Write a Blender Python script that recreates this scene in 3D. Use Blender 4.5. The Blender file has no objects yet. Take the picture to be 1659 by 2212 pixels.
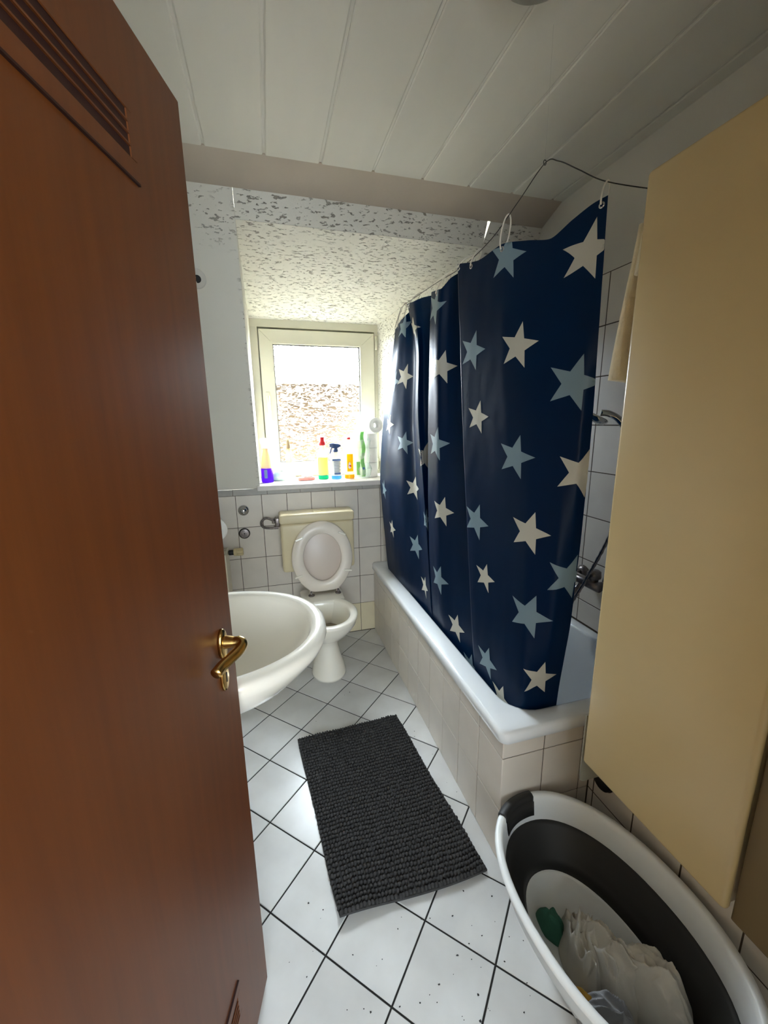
import bpy, bmesh, math, random
import numpy as np
from mathutils import Vector, Matrix, noise

scene = bpy.context.scene
COL = scene.collection
R3 = random.Random(7)

# ------------------------------------------------------------------ camera
F_PX, W_PX = 874.2, 1659.0
YAW, PITCH, ROLL = 0.2730, 0.2178, -0.01255
CAM = Vector((0.0, 0.0, 1.43))
fwd = Vector((math.sin(YAW) * math.cos(PITCH), math.cos(YAW) * math.cos(PITCH), -math.sin(PITCH)))
rgt0 = Vector((math.cos(YAW), -math.sin(YAW), 0))
up0 = rgt0.cross(fwd)
rgt = math.cos(ROLL) * rgt0 + math.sin(ROLL) * up0
upv = -math.sin(ROLL) * rgt0 + math.cos(ROLL) * up0
cd = bpy.data.cameras.new('camera')
cd.sensor_fit = 'HORIZONTAL'
cd.sensor_width = 36.0
cd.lens = F_PX / W_PX * 36.0
cd.clip_start = 0.01
cam = bpy.data.objects.new('camera', cd)
COL.objects.link(cam)
cam.matrix_world = Matrix((
    (rgt.x, upv.x, -fwd.x, CAM.x),
    (rgt.y, upv.y, -fwd.y, CAM.y),
    (rgt.z, upv.z, -fwd.z, CAM.z),
    (0, 0, 0, 1)))
scene.camera = cam

# ------------------------------------------------------------------ world, daylight, exposure
SKY = 12.5
HALL_FILL = 1.5  # strength of the added fill panes behind the camera
world = bpy.data.worlds.new('sky')
scene.world = world
world.use_nodes = True
wn = world.node_tree.nodes
wn.clear()
wo = wn.new('ShaderNodeOutputWorld')
wb = wn.new('ShaderNodeBackground')
wb.inputs['Color'].default_value = (0.80, 0.90, 1.0, 1)
wb.inputs['Strength'].default_value = SKY
world.node_tree.links.new(wb.outputs[0], wo.inputs[0])
# sampling portal in the window opening (emits nothing itself)
pl = bpy.data.lights.new('window_portal', 'AREA')
pl.shape = 'RECTANGLE'
pl.size, pl.size_y = 0.62, 0.80
pl.cycles.is_portal = True
po = bpy.data.objects.new('window_portal', pl)
COL.objects.link(po)
po.location = (0.37, 3.03, 1.555)
po.rotation_euler = (math.radians(-90), 0, 0)
scene.view_settings.view_transform = 'Standard'
scene.view_settings.look = 'None'
scene.view_settings.exposure = 3.15
scene.view_settings.gamma = 1.0
scene.view_settings.use_curve_mapping = False
scene.cycles.max_bounces = 10
scene.cycles.diffuse_bounces = 6
scene.cycles.transparent_max_bounces = 12
scene.cycles.sample_clamp_indirect = 8.0


# ------------------------------------------------------------------ materials
def lin(c):
    def g(x):
        x /= 255.0
        return x / 12.92 if x <= 0.04045 else ((x + 0.055) / 1.055) ** 2.4
    return (g(c[0]), g(c[1]), g(c[2]), 1.0)


def pmat(name, col, rough=0.5, metal=0.0, var=0.06, scale=6.0, bump=0.0, bscale=60.0, bdist=0.002,
         transl=0.0, spec=0.5, coat=0.0, rand=0.0, stretch=None, col2=None, trans=0.0, alpha=1.0, ior=1.45):
    """node material: colour varied by noise, optional per-object random tint, bump and translucency"""
    m = bpy.data.materials.new(name)
    m.use_nodes = True
    nt = m.node_tree
    N, K = nt.nodes, nt.links
    b = N['Principled BSDF']
    tc = N.new('ShaderNodeTexCoord')
    mp = N.new('ShaderNodeMapping')
    if stretch:
        mp.inputs['Scale'].default_value = stretch
    K.new(tc.outputs['Object'], mp.inputs['Vector'])
    nz = N.new('ShaderNodeTexNoise')
    nz.inputs['Scale'].default_value = scale
    nz.inputs['Detail'].default_value = 5
    K.new(mp.outputs[0], nz.inputs['Vector'])
    rp = N.new('ShaderNodeValToRGB')
    c = lin(col)
    d = lin(col2) if col2 else tuple(x * (1 - 2.2 * var) for x in c[:3]) + (1,)
    rp.color_ramp.elements[0].position = 0.3
    rp.color_ramp.elements[0].color = d
    rp.color_ramp.elements[1].position = 0.7
    rp.color_ramp.elements[1].color = c
    K.new(nz.outputs['Fac'], rp.inputs['Fac'])
    out = rp.outputs['Color']
    if rand:
        oi = N.new('ShaderNodeObjectInfo')
        mr = N.new('ShaderNodeMapRange')
        mr.inputs['To Min'].default_value = 1 - rand
        mr.inputs['To Max'].default_value = 1.0
        K.new(oi.outputs['Random'], mr.inputs['Value'])
        mx = N.new('ShaderNodeMix')
        mx.data_type = 'RGBA'
        mx.blend_type = 'MULTIPLY'
        mx.inputs['Factor'].default_value = 1.0
        K.new(out, mx.inputs['A'])
        K.new(mr.outputs[0], mx.inputs['B'])
        out = mx.outputs['Result']
    K.new(out, b.inputs['Base Color'])
    b.inputs['Roughness'].default_value = rough
    b.inputs['Metallic'].default_value = metal
    b.inputs['Specular IOR Level'].default_value = spec
    b.inputs['Coat Weight'].default_value = coat
    b.inputs['Transmission Weight'].default_value = trans
    b.inputs['IOR'].default_value = ior
    b.inputs['Alpha'].default_value = alpha
    if bump:
        n2 = N.new('ShaderNodeTexNoise')
        n2.inputs['Scale'].default_value = bscale
        n2.inputs['Detail'].default_value = 4
        K.new(mp.outputs[0], n2.inputs['Vector'])
        bp = N.new('ShaderNodeBump')
        bp.inputs['Strength'].default_value = bump
        bp.inputs['Distance'].default_value = bdist
        K.new(n2.outputs['Fac'], bp.inputs['Height'])
        K.new(bp.outputs[0], b.inputs['Normal'])
    if transl:
        tb = N.new('ShaderNodeBsdfTranslucent')
        K.new(out, tb.inputs['Color'])
        ms = N.new('ShaderNodeMixShader')
        ms.inputs[0].default_value = transl
        K.new(b.outputs[0], ms.inputs[1])
        K.new(tb.outputs[0], ms.inputs[2])
        K.new(ms.outputs[0], N['Material Output'].inputs['Surface'])
    return m


def plaster_mat():
    """white wall paint, smooth low on the left, crumbly rubbed plaster high up and round the window"""
    m = bpy.data.materials.new('rubbed_plaster')
    m.use_nodes = True
    N, K = m.node_tree.nodes, m.node_tree.links
    b = N['Principled BSDF']
    b.inputs['Roughness'].default_value = 0.9
    b.inputs['Specular IOR Level'].default_value = 0.2
    tc = N.new('ShaderNodeTexCoord')
    mp = N.new('ShaderNodeMapping')
    mp.inputs['Scale'].default_value = (0.55, 1.5, 1.5)
    K.new(tc.outputs['Object'], mp.inputs['Vector'])
    big = N.new('ShaderNodeTexNoise')
    big.inputs['Scale'].default_value = 62
    big.inputs['Detail'].default_value = 3
    big.inputs['Roughness'].default_value = 0.62
    big.inputs['Distortion'].default_value = 0.25
    K.new(mp.outputs[0], big.inputs['Vector'])
    pits = N.new('ShaderNodeMapRange')
    pits.interpolation_type = 'SMOOTHSTEP'
    pits.inputs['From Min'].default_value = 0.355
    pits.inputs['From Max'].default_value = 0.415
    K.new(big.outputs['Fac'], pits.inputs['Value'])
    patch = N.new('ShaderNodeTexNoise')
    patch.inputs['Scale'].default_value = 7
    patch.inputs['Detail'].default_value = 3
    K.new(tc.outputs['Object'], patch.inputs['Vector'])
    pm = N.new('ShaderNodeMapRange')
    pm.inputs['From Min'].default_value = 0.30
    pm.inputs['From Max'].default_value = 0.50
    K.new(patch.outputs['Fac'], pm.inputs['Value'])
    sep = N.new('ShaderNodeSeparateXYZ')
    K.new(tc.outputs['Object'], sep.inputs[0])
    zx = N.new('ShaderNodeMapRange')
    zx.inputs['From Min'].default_value = 2.14
    zx.inputs['From Max'].default_value = 2.27
    K.new(sep.outputs['Z'], zx.inputs['Value'])
    xx = N.new('ShaderNodeMapRange')
    xx.inputs['From Min'].default_value = -0.085
    xx.inputs['From Max'].default_value = -0.06
    K.new(sep.outputs['X'], xx.inputs['Value'])
    mxm = N.new('ShaderNodeMath')
    mxm.operation = 'MAXIMUM'
    K.new(zx.outputs[0], mxm.inputs[0])
    K.new(xx.outputs[0], mxm.inputs[1])
    inv = N.new('ShaderNodeMath')
    inv.operation = 'SUBTRACT'
    inv.inputs[0].default_value = 1.0
    K.new(pits.outputs[0], inv.inputs[1])
    m1 = N.new('ShaderNodeMath')
    m1.operation = 'MULTIPLY'
    K.new(inv.outputs[0], m1.inputs[0])
    K.new(mxm.outputs[0], m1.inputs[1])
    m2 = N.new('ShaderNodeMath')
    m2.operation = 'MULTIPLY'
    K.new(m1.outputs[0], m2.inputs[0])
    K.new(pm.outputs[0], m2.inputs[1])
    fine = N.new('ShaderNodeTexNoise')
    fine.inputs['Scale'].default_value = 260
    K.new(tc.outputs['Object'], fine.inputs['Vector'])
    h = N.new('ShaderNodeMath')
    h.operation = 'MULTIPLY_ADD'
    h.inputs[1].default_value = 0.10
    K.new(fine.outputs['Fac'], h.inputs[0])
    neg = N.new('ShaderNodeMath')
    neg.operation = 'MULTIPLY'
    neg.inputs[1].default_value = -1.0
    K.new(m2.outputs[0], neg.inputs[0])
    K.new(neg.outputs[0], h.inputs[2])
    bp = N.new('ShaderNodeBump')
    bp.inputs['Strength'].default_value = 1.0
    bp.inputs['Distance'].default_value = 0.006
    K.new(h.outputs[0], bp.inputs['Height'])
    K.new(bp.outputs[0], b.inputs['Normal'])
    mx = N.new('ShaderNodeMix')
    mx.data_type = 'RGBA'
    mx.inputs['A'].default_value = lin((222, 218, 206))
    mx.inputs['B'].default_value = lin((150, 143, 130))  # shadow inside the pits painted as a darker colour
    K.new(m2.outputs[0], mx.inputs['Factor'])
    K.new(mx.outputs['Result'], b.inputs['Base Color'])
    return m


def pane_mat():
    """patterned window glass: part clear, part brown dashes painted for the rippled view"""
    m = bpy.data.materials.new('patterned_glass')
    m.use_nodes = True
    N, K = m.node_tree.nodes, m.node_tree.links
    N.remove(N['Principled BSDF'])
    tc = N.new('ShaderNodeTexCoord')
    mp = N.new('ShaderNodeMapping')
    mp.inputs['Scale'].default_value = (1.0, 1.0, 3.2)
    K.new(tc.outputs['Object'], mp.inputs['Vector'])
    nz = N.new('ShaderNodeTexNoise')
    nz.inputs['Scale'].default_value = 42
    nz.inputs['Detail'].default_value = 2.5
    nz.inputs['Distortion'].default_value = 0.8
    K.new(mp.outputs[0], nz.inputs['Vector'])
    bp = N.new('ShaderNodeBump')
    bp.inputs['Strength'].default_value = 1.0
    bp.inputs['Distance'].default_value = 0.05
    K.new(nz.outputs['Fac'], bp.inputs['Height'])
    rf = N.new('ShaderNodeBsdfRefraction')
    rf.inputs['IOR'].default_value = 1.35
    rf.inputs['Roughness'].default_value = 0.02
    K.new(bp.outputs[0], rf.inputs['Normal'])
    tr = N.new('ShaderNodeBsdfTransparent')
    tr.inputs['Color'].default_value = (0.97, 0.98, 0.97, 1)
    ms = N.new('ShaderNodeMixShader')
    ms.inputs[0].default_value = 0.005
    K.new(tr.outputs[0], ms.inputs[1])
    K.new(rf.outputs[0], ms.inputs[2])
    # pattern ridges: dark refracted view painted as short level dashes, mostly opaque
    mp2 = N.new('ShaderNodeMapping')
    mp2.inputs['Scale'].default_value = (1.0, 1.0, 2.8)
    K.new(tc.outputs['Object'], mp2.inputs['Vector'])
    rn = N.new('ShaderNodeTexNoise')
    rn.inputs['Scale'].default_value = 31
    rn.inputs['Detail'].default_value = 2
    rn.inputs['Distortion'].default_value = 1.2
    K.new(mp2.outputs[0], rn.inputs['Vector'])
    mr = N.new('ShaderNodeMapRange')
    mr.interpolation_type = 'SMOOTHSTEP'
    mr.inputs['From Min'].default_value = 0.462
    mr.inputs['From Max'].default_value = 0.500
    mr.inputs['To Min'].default_value = 0.975
    mr.inputs['To Max'].default_value = 0.0
    K.new(rn.outputs['Fac'], mr.inputs['Value'])
    df = N.new('ShaderNodeBsdfDiffuse')
    df.inputs['Color'].default_value = lin((150, 132, 110))
    m3 = N.new('ShaderNodeMixShader')
    K.new(mr.outputs[0], m3.inputs[0])
    K.new(ms.outputs[0], m3.inputs[1])
    K.new(df.outputs[0], m3.inputs[2])
    K.new(m3.outputs[0], N['Material Output'].inputs['Surface'])
    return m


def clear_mat(name, col, amount=0.72, rough=0.08):
    """thin clear or tinted plastic: straight-through light plus a gloss"""
    m = bpy.data.materials.new(name)
    m.use_nodes = True
    N, K = m.node_tree.nodes, m.node_tree.links
    b = N['Principled BSDF']
    tc = N.new('ShaderNodeTexCoord')
    nz = N.new('ShaderNodeTexNoise')
    nz.inputs['Scale'].default_value = 30
    K.new(tc.outputs['Object'], nz.inputs['Vector'])
    mr = N.new('ShaderNodeMapRange')
    mr.inputs['To Min'].default_value = rough * 0.7
    mr.inputs['To Max'].default_value = rough * 1.6
    K.new(nz.outputs['Fac'], mr.inputs['Value'])
    K.new(mr.outputs[0], b.inputs['Roughness'])
    b.inputs['Base Color'].default_value = lin(col)
    t = N.new('ShaderNodeBsdfTransparent')
    t.inputs['Color'].default_value = lin(col)
    ms = N.new('ShaderNodeMixShader')
    ms.inputs[0].default_value = amount
    K.new(b.outputs[0], ms.inputs[1])
    K.new(t.outputs[0], ms.inputs[2])
    K.new(ms.outputs[0], N['Material Output'].inputs['Surface'])
    return m


def wood_mat():
    m = bpy.data.materials.new('brown_wood_veneer')
    m.use_nodes = True
    N, K = m.node_tree.nodes, m.node_tree.links
    b = N['Principled BSDF']
    tc = N.new('ShaderNodeTexCoord')
    mp = N.new('ShaderNodeMapping')
    mp.inputs['Scale'].default_value = (14, 14, 0.7)
    K.new(tc.outputs['Object'], mp.inputs['Vector'])
    nz = N.new('ShaderNodeTexNoise')
    nz.inputs['Scale'].default_value = 4
    nz.inputs['Detail'].default_value = 8
    nz.inputs['Roughness'].default_value = 0.6
    K.new(mp.outputs[0], nz.inputs['Vector'])
    rp = N.new('ShaderNodeValToRGB')
    rp.color_ramp.elements[0].position = 0.25
    rp.color_ramp.elements[0].color = lin((90, 47, 16))
    rp.color_ramp.elements[1].position = 0.75
    rp.color_ramp.elements[1].color = lin((106, 57, 21))
    K.new(nz.outputs['Fac'], rp.inputs['Fac'])
    K.new(rp.outputs['Color'], b.inputs['Base Color'])
    b.inputs['Roughness'].default_value = 0.42
    bp = N.new('ShaderNodeBump')
    bp.inputs['Strength'].default_value = 0.08
    bp.inputs['Distance'].default_value = 0.001
    K.new(nz.outputs['Fac'], bp.inputs['Height'])
    K.new(bp.outputs[0], b.inputs['Normal'])
    return m


M = {}
M['wall_tile'] = pmat('marbled_wall_tile', (226, 218, 207), 0.28, var=0.035, scale=9, rand=0.07, bump=0.03, bscale=25)
M['base_tile'] = pmat('cream_wall_tile', (232, 220, 188), 0.28, var=0.03, scale=9, rand=0.04)
M['wall_grout'] = pmat('brown_wall_grout', (88, 76, 63), 0.9, var=0.1, scale=30)
M['listel'] = pmat('grey_border_tile', (176, 172, 164), 0.35, var=0.08, scale=14, rand=0.08)
M['floor_tile'] = pmat('white_floor_tile', (217, 218, 217), 0.24, var=0.04, scale=5, rand=0.07, bump=0.02, bscale=18, col2=(197, 197, 195))
M['floor_grout'] = pmat('dark_floor_grout', (38, 36, 34), 0.9, var=0.15, scale=40)
M['plaster'] = plaster_mat()
M['paint'] = pmat('white_wall_paint', (212, 208, 198), 0.9, var=0.03, scale=3, bump=0.15, bscale=180)
M['beam'] = pmat('beam_shade_beige', (196, 182, 164), 0.9, var=0.05, scale=4, bump=0.2, bscale=90)  # shade of the ceiling-edge strip put into its colour
M['plank'] = pmat('white_ceiling_plank', (218, 214, 202), 0.5, var=0.02, scale=3, stretch=(4, 0.6, 1), rand=0.03)
M['groove'] = pmat('ceiling_groove', (226, 222, 212), 0.6, var=0.05)
M['pvc'] = pmat('white_window_plastic', (216, 211, 188), 0.35, var=0.03, scale=5)
M['pane'] = pane_mat()
M['gasket'] = pmat('grey_window_gasket', (110, 108, 104), 0.7)
M['sill'] = pmat('pale_stone_sill', (226, 220, 214), 0.3, var=0.06, scale=16)
M['wood'] = wood_mat()
M['slot'] = pmat('dark_vent_slot', (50, 22, 15), 0.6, var=0.1)
M['brass'] = pmat('polished_brass', (206, 170, 104), 0.2, 1.0, var=0.05, scale=20)
M['black'] = pmat('black_plastic', (14, 14, 15), 0.45, var=0.1)
M['ceramic'] = pmat('white_ceramic', (240, 235, 222), 0.12, var=0.015, scale=3, coat=0.4)
M['cistern'] = pmat('ivory_cistern_plastic', (222, 208, 172), 0.3, var=0.025, scale=4)
M['seat'] = pmat('white_seat_plastic', (230, 220, 207), 0.25, var=0.02, scale=4)
M['lid'] = pmat('pale_lid_plastic', (212, 198, 186), 0.3, var=0.02, scale=4)
M['water'] = pmat('bowl_water', (150, 140, 118), 0.05, var=0.05)
M['chrome'] = pmat('chrome', (190, 190, 190), 0.12, 1.0, var=0.04, scale=20)
M['dull_chrome'] = pmat('scratched_chrome', (150, 142, 140), 0.35, 1.0, var=0.2, scale=60)
M['enamel'] = pmat('white_tub_enamel', (240, 244, 247), 0.14, var=0.015, scale=3, coat=0.4)
M['radiator'] = pmat('cream_radiator_enamel', (226, 218, 196), 0.4, var=0.03)
M['valve'] = pmat('ivory_valve_plastic', (214, 196, 152), 0.45, var=0.05, scale=20)
M['paper'] = pmat('white_tissue_paper', (240, 238, 232), 0.95, var=0.03, scale=30, bump=0.2, bscale=120)
M['navy'] = pmat('navy_curtain_fabric', (3, 39, 76), 0.36, var=0.06, scale=5, transl=0.52, spec=0.32, bump=0.12, bscale=500, bdist=0.0006)
M['star_white'] = pmat('cream_star_print', (214, 210, 196), 0.45, var=0.03, scale=6, transl=0.25)
M['star_blue'] = pmat('grey_blue_star_print', (136, 160, 172), 0.45, var=0.03, scale=6, transl=0.25)
M['wire'] = pmat('steel_wire', (70, 68, 62), 0.5, 0.6, var=0.1)
M['ring'] = pmat('white_curtain_ring', (226, 220, 206), 0.4, var=0.03)
M['beige'] = pmat('beige_cabinet_lacquer', (196, 174, 128), 0.26, var=0.03, scale=2)
M['beige_edge'] = pmat('cream_cabinet_edge', (226, 210, 172), 0.3, var=0.03, scale=3)
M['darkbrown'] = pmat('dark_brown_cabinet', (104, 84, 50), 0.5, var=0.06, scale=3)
M['towel'] = pmat('cream_towel', (226, 214, 186), 0.95, var=0.06, scale=30, bump=0.5, bscale=300)
M['towel_tan'] = pmat('tan_towel_band', (190, 166, 128), 0.95, var=0.06, scale=30, bump=0.5, bscale=300)
M['mat'] = pmat('charcoal_chenille', (70, 69, 69), 0.95, var=0.15, scale=40, spec=0.15)
M['basket_white'] = pmat('white_basket_plastic', (236, 240, 241), 0.4, var=0.02, scale=5)
M['basket_dark'] = pmat('dark_grey_basket_rubber', (40, 40, 40), 0.55, var=0.08, scale=8)
M['shirt'] = pmat('white_laundry', (206, 202, 192), 0.95, var=0.05, scale=18, bump=0.25, bscale=260)
M['shirt_grey'] = pmat('grey_laundry', (150, 150, 152), 0.95, var=0.08, scale=18, bump=0.25, bscale=260)
M['green'] = pmat('green_laundry', (64, 120, 100), 0.95, var=0.08, scale=18)
M['mustard'] = pmat('mustard_laundry', (176, 134, 50), 0.95, var=0.08, scale=18)
M['purple'] = pmat('purple_cleaner', (132, 62, 214), 0.15, var=0.03, transl=0.85)
M['aqua'] = pmat('green_cleaner', (70, 196, 160), 0.15, var=0.03, transl=0.85)
M['skyblue'] = pmat('blue_cleaner', (130, 186, 232), 0.15, var=0.03, transl=0.85)
M['yellow'] = pmat('yellow_cleaner', (236, 204, 40), 0.2, var=0.04, transl=0.6)
M['milky'] = pmat('milky_plastic', (238, 236, 226), 0.3, var=0.03, transl=0.75)
M['cream_plastic'] = pmat('cream_plastic', (240, 222, 180), 0.35, var=0.04, transl=0.7)
M['red'] = pmat('red_plastic', (226, 40, 44), 0.3, var=0.04)
M['blue'] = pmat('dark_blue_plastic', (44, 70, 118), 0.35, var=0.05)
M['labelwhite'] = pmat('white_print_label', (228, 230, 232), 0.4, var=0.03)
M['labelblue'] = pmat('blue_print_label', (86, 112, 160), 0.4, var=0.05)
M['labelgreen'] = pmat('green_print_label', (150, 200, 130), 0.4, var=0.05, transl=0.4)
M['labelgrey'] = pmat('grey_print_label', (150, 160, 168), 0.4, var=0.05)
M['pink'] = pmat('pink_sponge', (232, 150, 140), 0.9, var=0.1, scale=60, bump=0.6, bscale=300)
M['wipe'] = pmat('crumpled_white_wipe', (236, 234, 230), 0.8, var=0.05, scale=30)
M['wipepack'] = pmat('teal_print_wrapper', (214, 216, 204), 0.35, var=0.1, scale=40, col2=(150, 200, 190))
M['clear'] = clear_mat('clear_plastic', (236, 240, 238), 0.70)
M['film'] = clear_mat('clear_wrapping_film', (236, 242, 238), 0.62, 0.2)
M['acrylic'] = clear_mat('smoky_acrylic', (196, 194, 182), 0.5, 0.15)
M['roof'] = pmat('brown_roof_tiles', (46, 36, 28), 0.95, var=0.2, scale=3, spec=0.1)
M['render_wall'] = pmat('beige_house_render', (60, 52, 44), 0.95, var=0.08, scale=1, spec=0.1)
M['ground'] = pmat('grey_green_ground', (46, 46, 38), 0.95, var=0.15, scale=0.5, spec=0.1)
M['hall_wall'] = pmat('cream_hall_paint', (216, 196, 160), 0.9, var=0.03)
M['hall_floor'] = pmat('brown_hall_floor', (120, 86, 56), 0.6, var=0.1, scale=4)


# ------------------------------------------------------------------ mesh helpers
def mesh(name, vf, mat, parent=None, smooth=False, kind=None, label=None):
    v, f = vf
    me = bpy.data.meshes.new(name)
    me.from_pydata([tuple(p) for p in v], [], f)
    me.update()
    if smooth:
        for p in me.polygons:
            p.use_smooth = True
    o = bpy.data.objects.new(name, me)
    COL.objects.link(o)
    if mat is not None:
        me.materials.append(M[mat] if isinstance(mat, str) else mat)
    if parent is not None:
        attach(o, parent)
    if kind:
        o['kind'] = kind
    if label:
        o['label'] = label
    return o


def world_of(o):
    w = o.matrix_basis.copy()
    if o.parent:
        w = world_of(o.parent) @ o.matrix_parent_inverse @ w
    return w


def attach(o, parent):
    o.parent = parent
    o.matrix_parent_inverse = world_of(parent).inverted()


def thing(name, label, cat, loc, group=None):
    o = bpy.data.objects.new(name, None)
    o.empty_display_size = 0.05
    COL.objects.link(o)
    o.location = loc
    return tag(o, label, cat, group)


def tag(o, label, cat, group=None):
    o['label'] = label
    o['category'] = cat
    if group:
        o['group'] = group
    return o


def join(*parts):
    V, Fa = [], []
    for v, f in parts:
        k = len(V)
        V += [tuple(p) for p in v]
        Fa += [tuple(i + k for i in q) for q in f]
    return V, Fa


def box(lo, hi):
    (a, b, c), (d, e, f) = lo, hi
    v = [(a, b, c), (d, b, c), (d, e, c), (a, e, c), (a, b, f), (d, b, f), (d, e, f), (a, e, f)]
    return v, [(0, 3, 2, 1), (4, 5, 6, 7), (0, 1, 5, 4), (1, 2, 6, 5), (2, 3, 7, 6), (3, 0, 4, 7)]


def rbox(lo, hi, r, seg=3):
    bm = bmesh.new()
    v, f = box(lo, hi)
    bv = [bm.verts.new(p) for p in v]
    for q in f:
        bm.faces.new([bv[i] for i in q])
    bmesh.ops.bevel(bm, geom=list(bm.edges), offset=r, segments=seg, profile=0.5, affect='EDGES', clamp_overlap=True)
    bm.verts.index_update()
    out = [tuple(p.co) for p in bm.verts], [tuple(p.index for p in q.verts) for q in bm.faces]
    bm.free()
    return out


def xf(vf, m):
    return [tuple(m @ Vector(p)) for p in vf[0]], vf[1]


def loft(rings, cap0=True, cap1=True):
    n = len(rings[0])
    v = [tuple(p) for r in rings for p in r]
    f = []
    for i in range(len(rings) - 1):
        for j in range(n):
            k = (j + 1) % n
            f.append((i * n + j, i * n + k, (i + 1) * n + k, (i + 1) * n + j))
    if cap0:
        f.append(tuple(range(n - 1, -1, -1)))
    if cap1:
        f.append(tuple((len(rings) - 1) * n + j for j in range(n)))
    return v, f


def ell(cx, cy, a, b, z, n=48, p=2.0):
    out = []
    for i in range(n):
        t = 2 * math.pi * i / n
        c, s = math.cos(t), math.sin(t)
        out.append((cx + a * math.copysign(abs(c) ** (2 / p), c), cy + b * math.copysign(abs(s) ** (2 / p), s), z))
    return out


def rrect(x0, x1, y0, y1, r, z, n=8):
    out = []
    for cx, cy, a0 in ((x1 - r, y1 - r, 0), (x0 + r, y1 - r, 90), (x0 + r, y0 + r, 180), (x1 - r, y0 + r, 270)):
        for i in range(n + 1):
            a = math.radians(a0 + 90 * i / n)
            out.append((cx + r * math.cos(a), cy + r * math.sin(a), z))
    return out


def lathe(profile, origin, n=24, axis=None, cap=True):
    rings = []
    for r, h in profile:
        rings.append([(r * math.cos(2 * math.pi * i / n), r * math.sin(2 * math.pi * i / n), h) for i in range(n)])
    vf = loft(rings, cap, cap)
    m = Matrix.Translation(Vector(origin))
    if axis is not None:
        m = m @ Vector((0, 0, 1)).rotation_difference(Vector(axis)).to_matrix().to_4x4()
    return xf(vf, m)


def tube(path, r, n=8, caps=True, closed=False):
    P = [Vector(p) for p in path]
    m = len(P)
    rings = []
    nrm = None
    for i in range(m):
        if closed:
            t = (P[(i + 1) % m] - P[i - 1]).normalized()
        else:
            t = (P[min(i + 1, m - 1)] - P[max(i - 1, 0)]).normalized()
        if nrm is None:
            nrm = t.orthogonal().normalized()
        nrm = (nrm - t * nrm.dot(t)).normalized()
        bn = t.cross(nrm)
        rr = r[i] if isinstance(r, (list, tuple)) else r
        rings.append([P[i] + rr * (math.cos(2 * math.pi * k / n) * nrm + math.sin(2 * math.pi * k / n) * bn) for k in range(n)])
    if closed:
        rings.append(rings[0])
        return loft(rings, False, False)
    return loft(rings, caps, caps)


def spline(pts, n=8):
    P = [Vector(p) for p in pts]
    out = []
    for i in range(len(P) - 1):
        p1, p2 = P[i], P[i + 1]
        p0 = P[i - 1] if i else 2 * p1 - p2
        p3 = P[i + 2] if i + 2 < len(P) else 2 * p2 - p1
        for k in range(n):
            t = k / n
            out.append(0.5 * ((2 * p1) + (p2 - p0) * t + (2 * p0 - 5 * p1 + 4 * p2 - p3) * t * t + (3 * p1 - p0 - 3 * p2 + p3) * t ** 3))
    out.append(P[-1])
    return out


def slab(poly, nrm, t):
    """polygon given in order, thickened by t against its normal"""
    k = len(poly)
    d = Vector(nrm).normalized() * t
    v = [tuple(p) for p in poly] + [tuple(Vector(p) - d) for p in poly]
    f = [tuple(range(k)), tuple(range(2 * k - 1, k - 1, -1))]
    for i in range(k):
        j = (i + 1) % k
        f.append((i, i + k, j + k, j))
    return v, f


TILE_CACHE = {}


def tile_mesh(w, h, t, mat, b=0.0012):
    key = (round(w, 4), round(h, 4), round(t, 4), mat)
    if key not in TILE_CACHE:
        x, y = w / 2, h / 2
        v = [(-x, -y, -t), (x, -y, -t), (x, y, -t), (-x, y, -t),
             (-x, -y, -b), (x, -y, -b), (x, y, -b), (-x, y, -b),
             (-x + b, -y + b, 0), (x - b, -y + b, 0), (x - b, y - b, 0), (-x + b, y - b, 0)]
        f = [(8, 9, 10, 11)]
        for o in (0, 4):
            for i in range(4):
                j = (i + 1) % 4
                f.append((o + i, o + j, o + 4 + j, o + 4 + i))
        me = bpy.data.meshes.new('tile')
        me.from_pydata(v, [], f)
        me.update()
        me.materials.append(M[mat])
        TILE_CACHE[key] = me
    return TILE_CACHE[key]


def tile_grid(parent, origin, U, V, ue, ve, mat, name='tile', grout=0.003, t=0.004, skip=None, matfn=None):
    """separate tiles: edges ue along U and ve along V from origin, faces looking along U x V"""
    U, V = Vector(U), Vector(V)
    Nn = U.cross(V)
    base = Matrix((U, V, Nn)).transposed().to_4x4()
    for i in range(len(ue) - 1):
        for j in range(len(ve) - 1):
            w, h = ue[i + 1] - ue[i] - grout, ve[j + 1] - ve[j] - grout
            if w < 0.008 or h < 0.008 or (skip and skip(i, j)):
                continue
            me = tile_mesh(w, h, t, matfn(i, j) if matfn else mat)
            o = bpy.data.objects.new(name, me)
            COL.objects.link(o)
            c = Vector(origin) + U * (ue[i] + ue[i + 1]) / 2 + V * (ve[j] + ve[j + 1]) / 2
            c += Nn * R3.uniform(-0.0003, 0.0003)
            o.matrix_basis = Matrix.Translation(c) @ base @ Matrix.Rotation(R3.uniform(-0.0015, 0.0015), 4, 'X')
            o.parent = parent


def edges(lo, hi, start, step):
    e = [lo]
    k = math.ceil((lo - start) / step + 1e-6)
    while start + k * step < hi - 1e-4:
        if start + k * step > lo + 1e-4:
            e.append(start + k * step)
        k += 1
    return e + [hi]

# ================================================================== THE ROOM
XL, XR, XN = -0.47, 1.36, 0.98          # left wall, wall behind the tub, near right wall
YB, YF, YT = 2.559, 0.08, 0.932         # tiled knee wall, door wall, front end of the tub
ZC = 2.40
XU = XR
TW, TH = 0.151, 0.1999                  # wall tile pitch


def ys(z):                              # sloping roof plane above the knee wall
    return YB - (z - 1.06) * 0.4826


def xc(y):                              # right cheek of the window niche
    return 1.068 - 0.294 * (y - 1.979)


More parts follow.
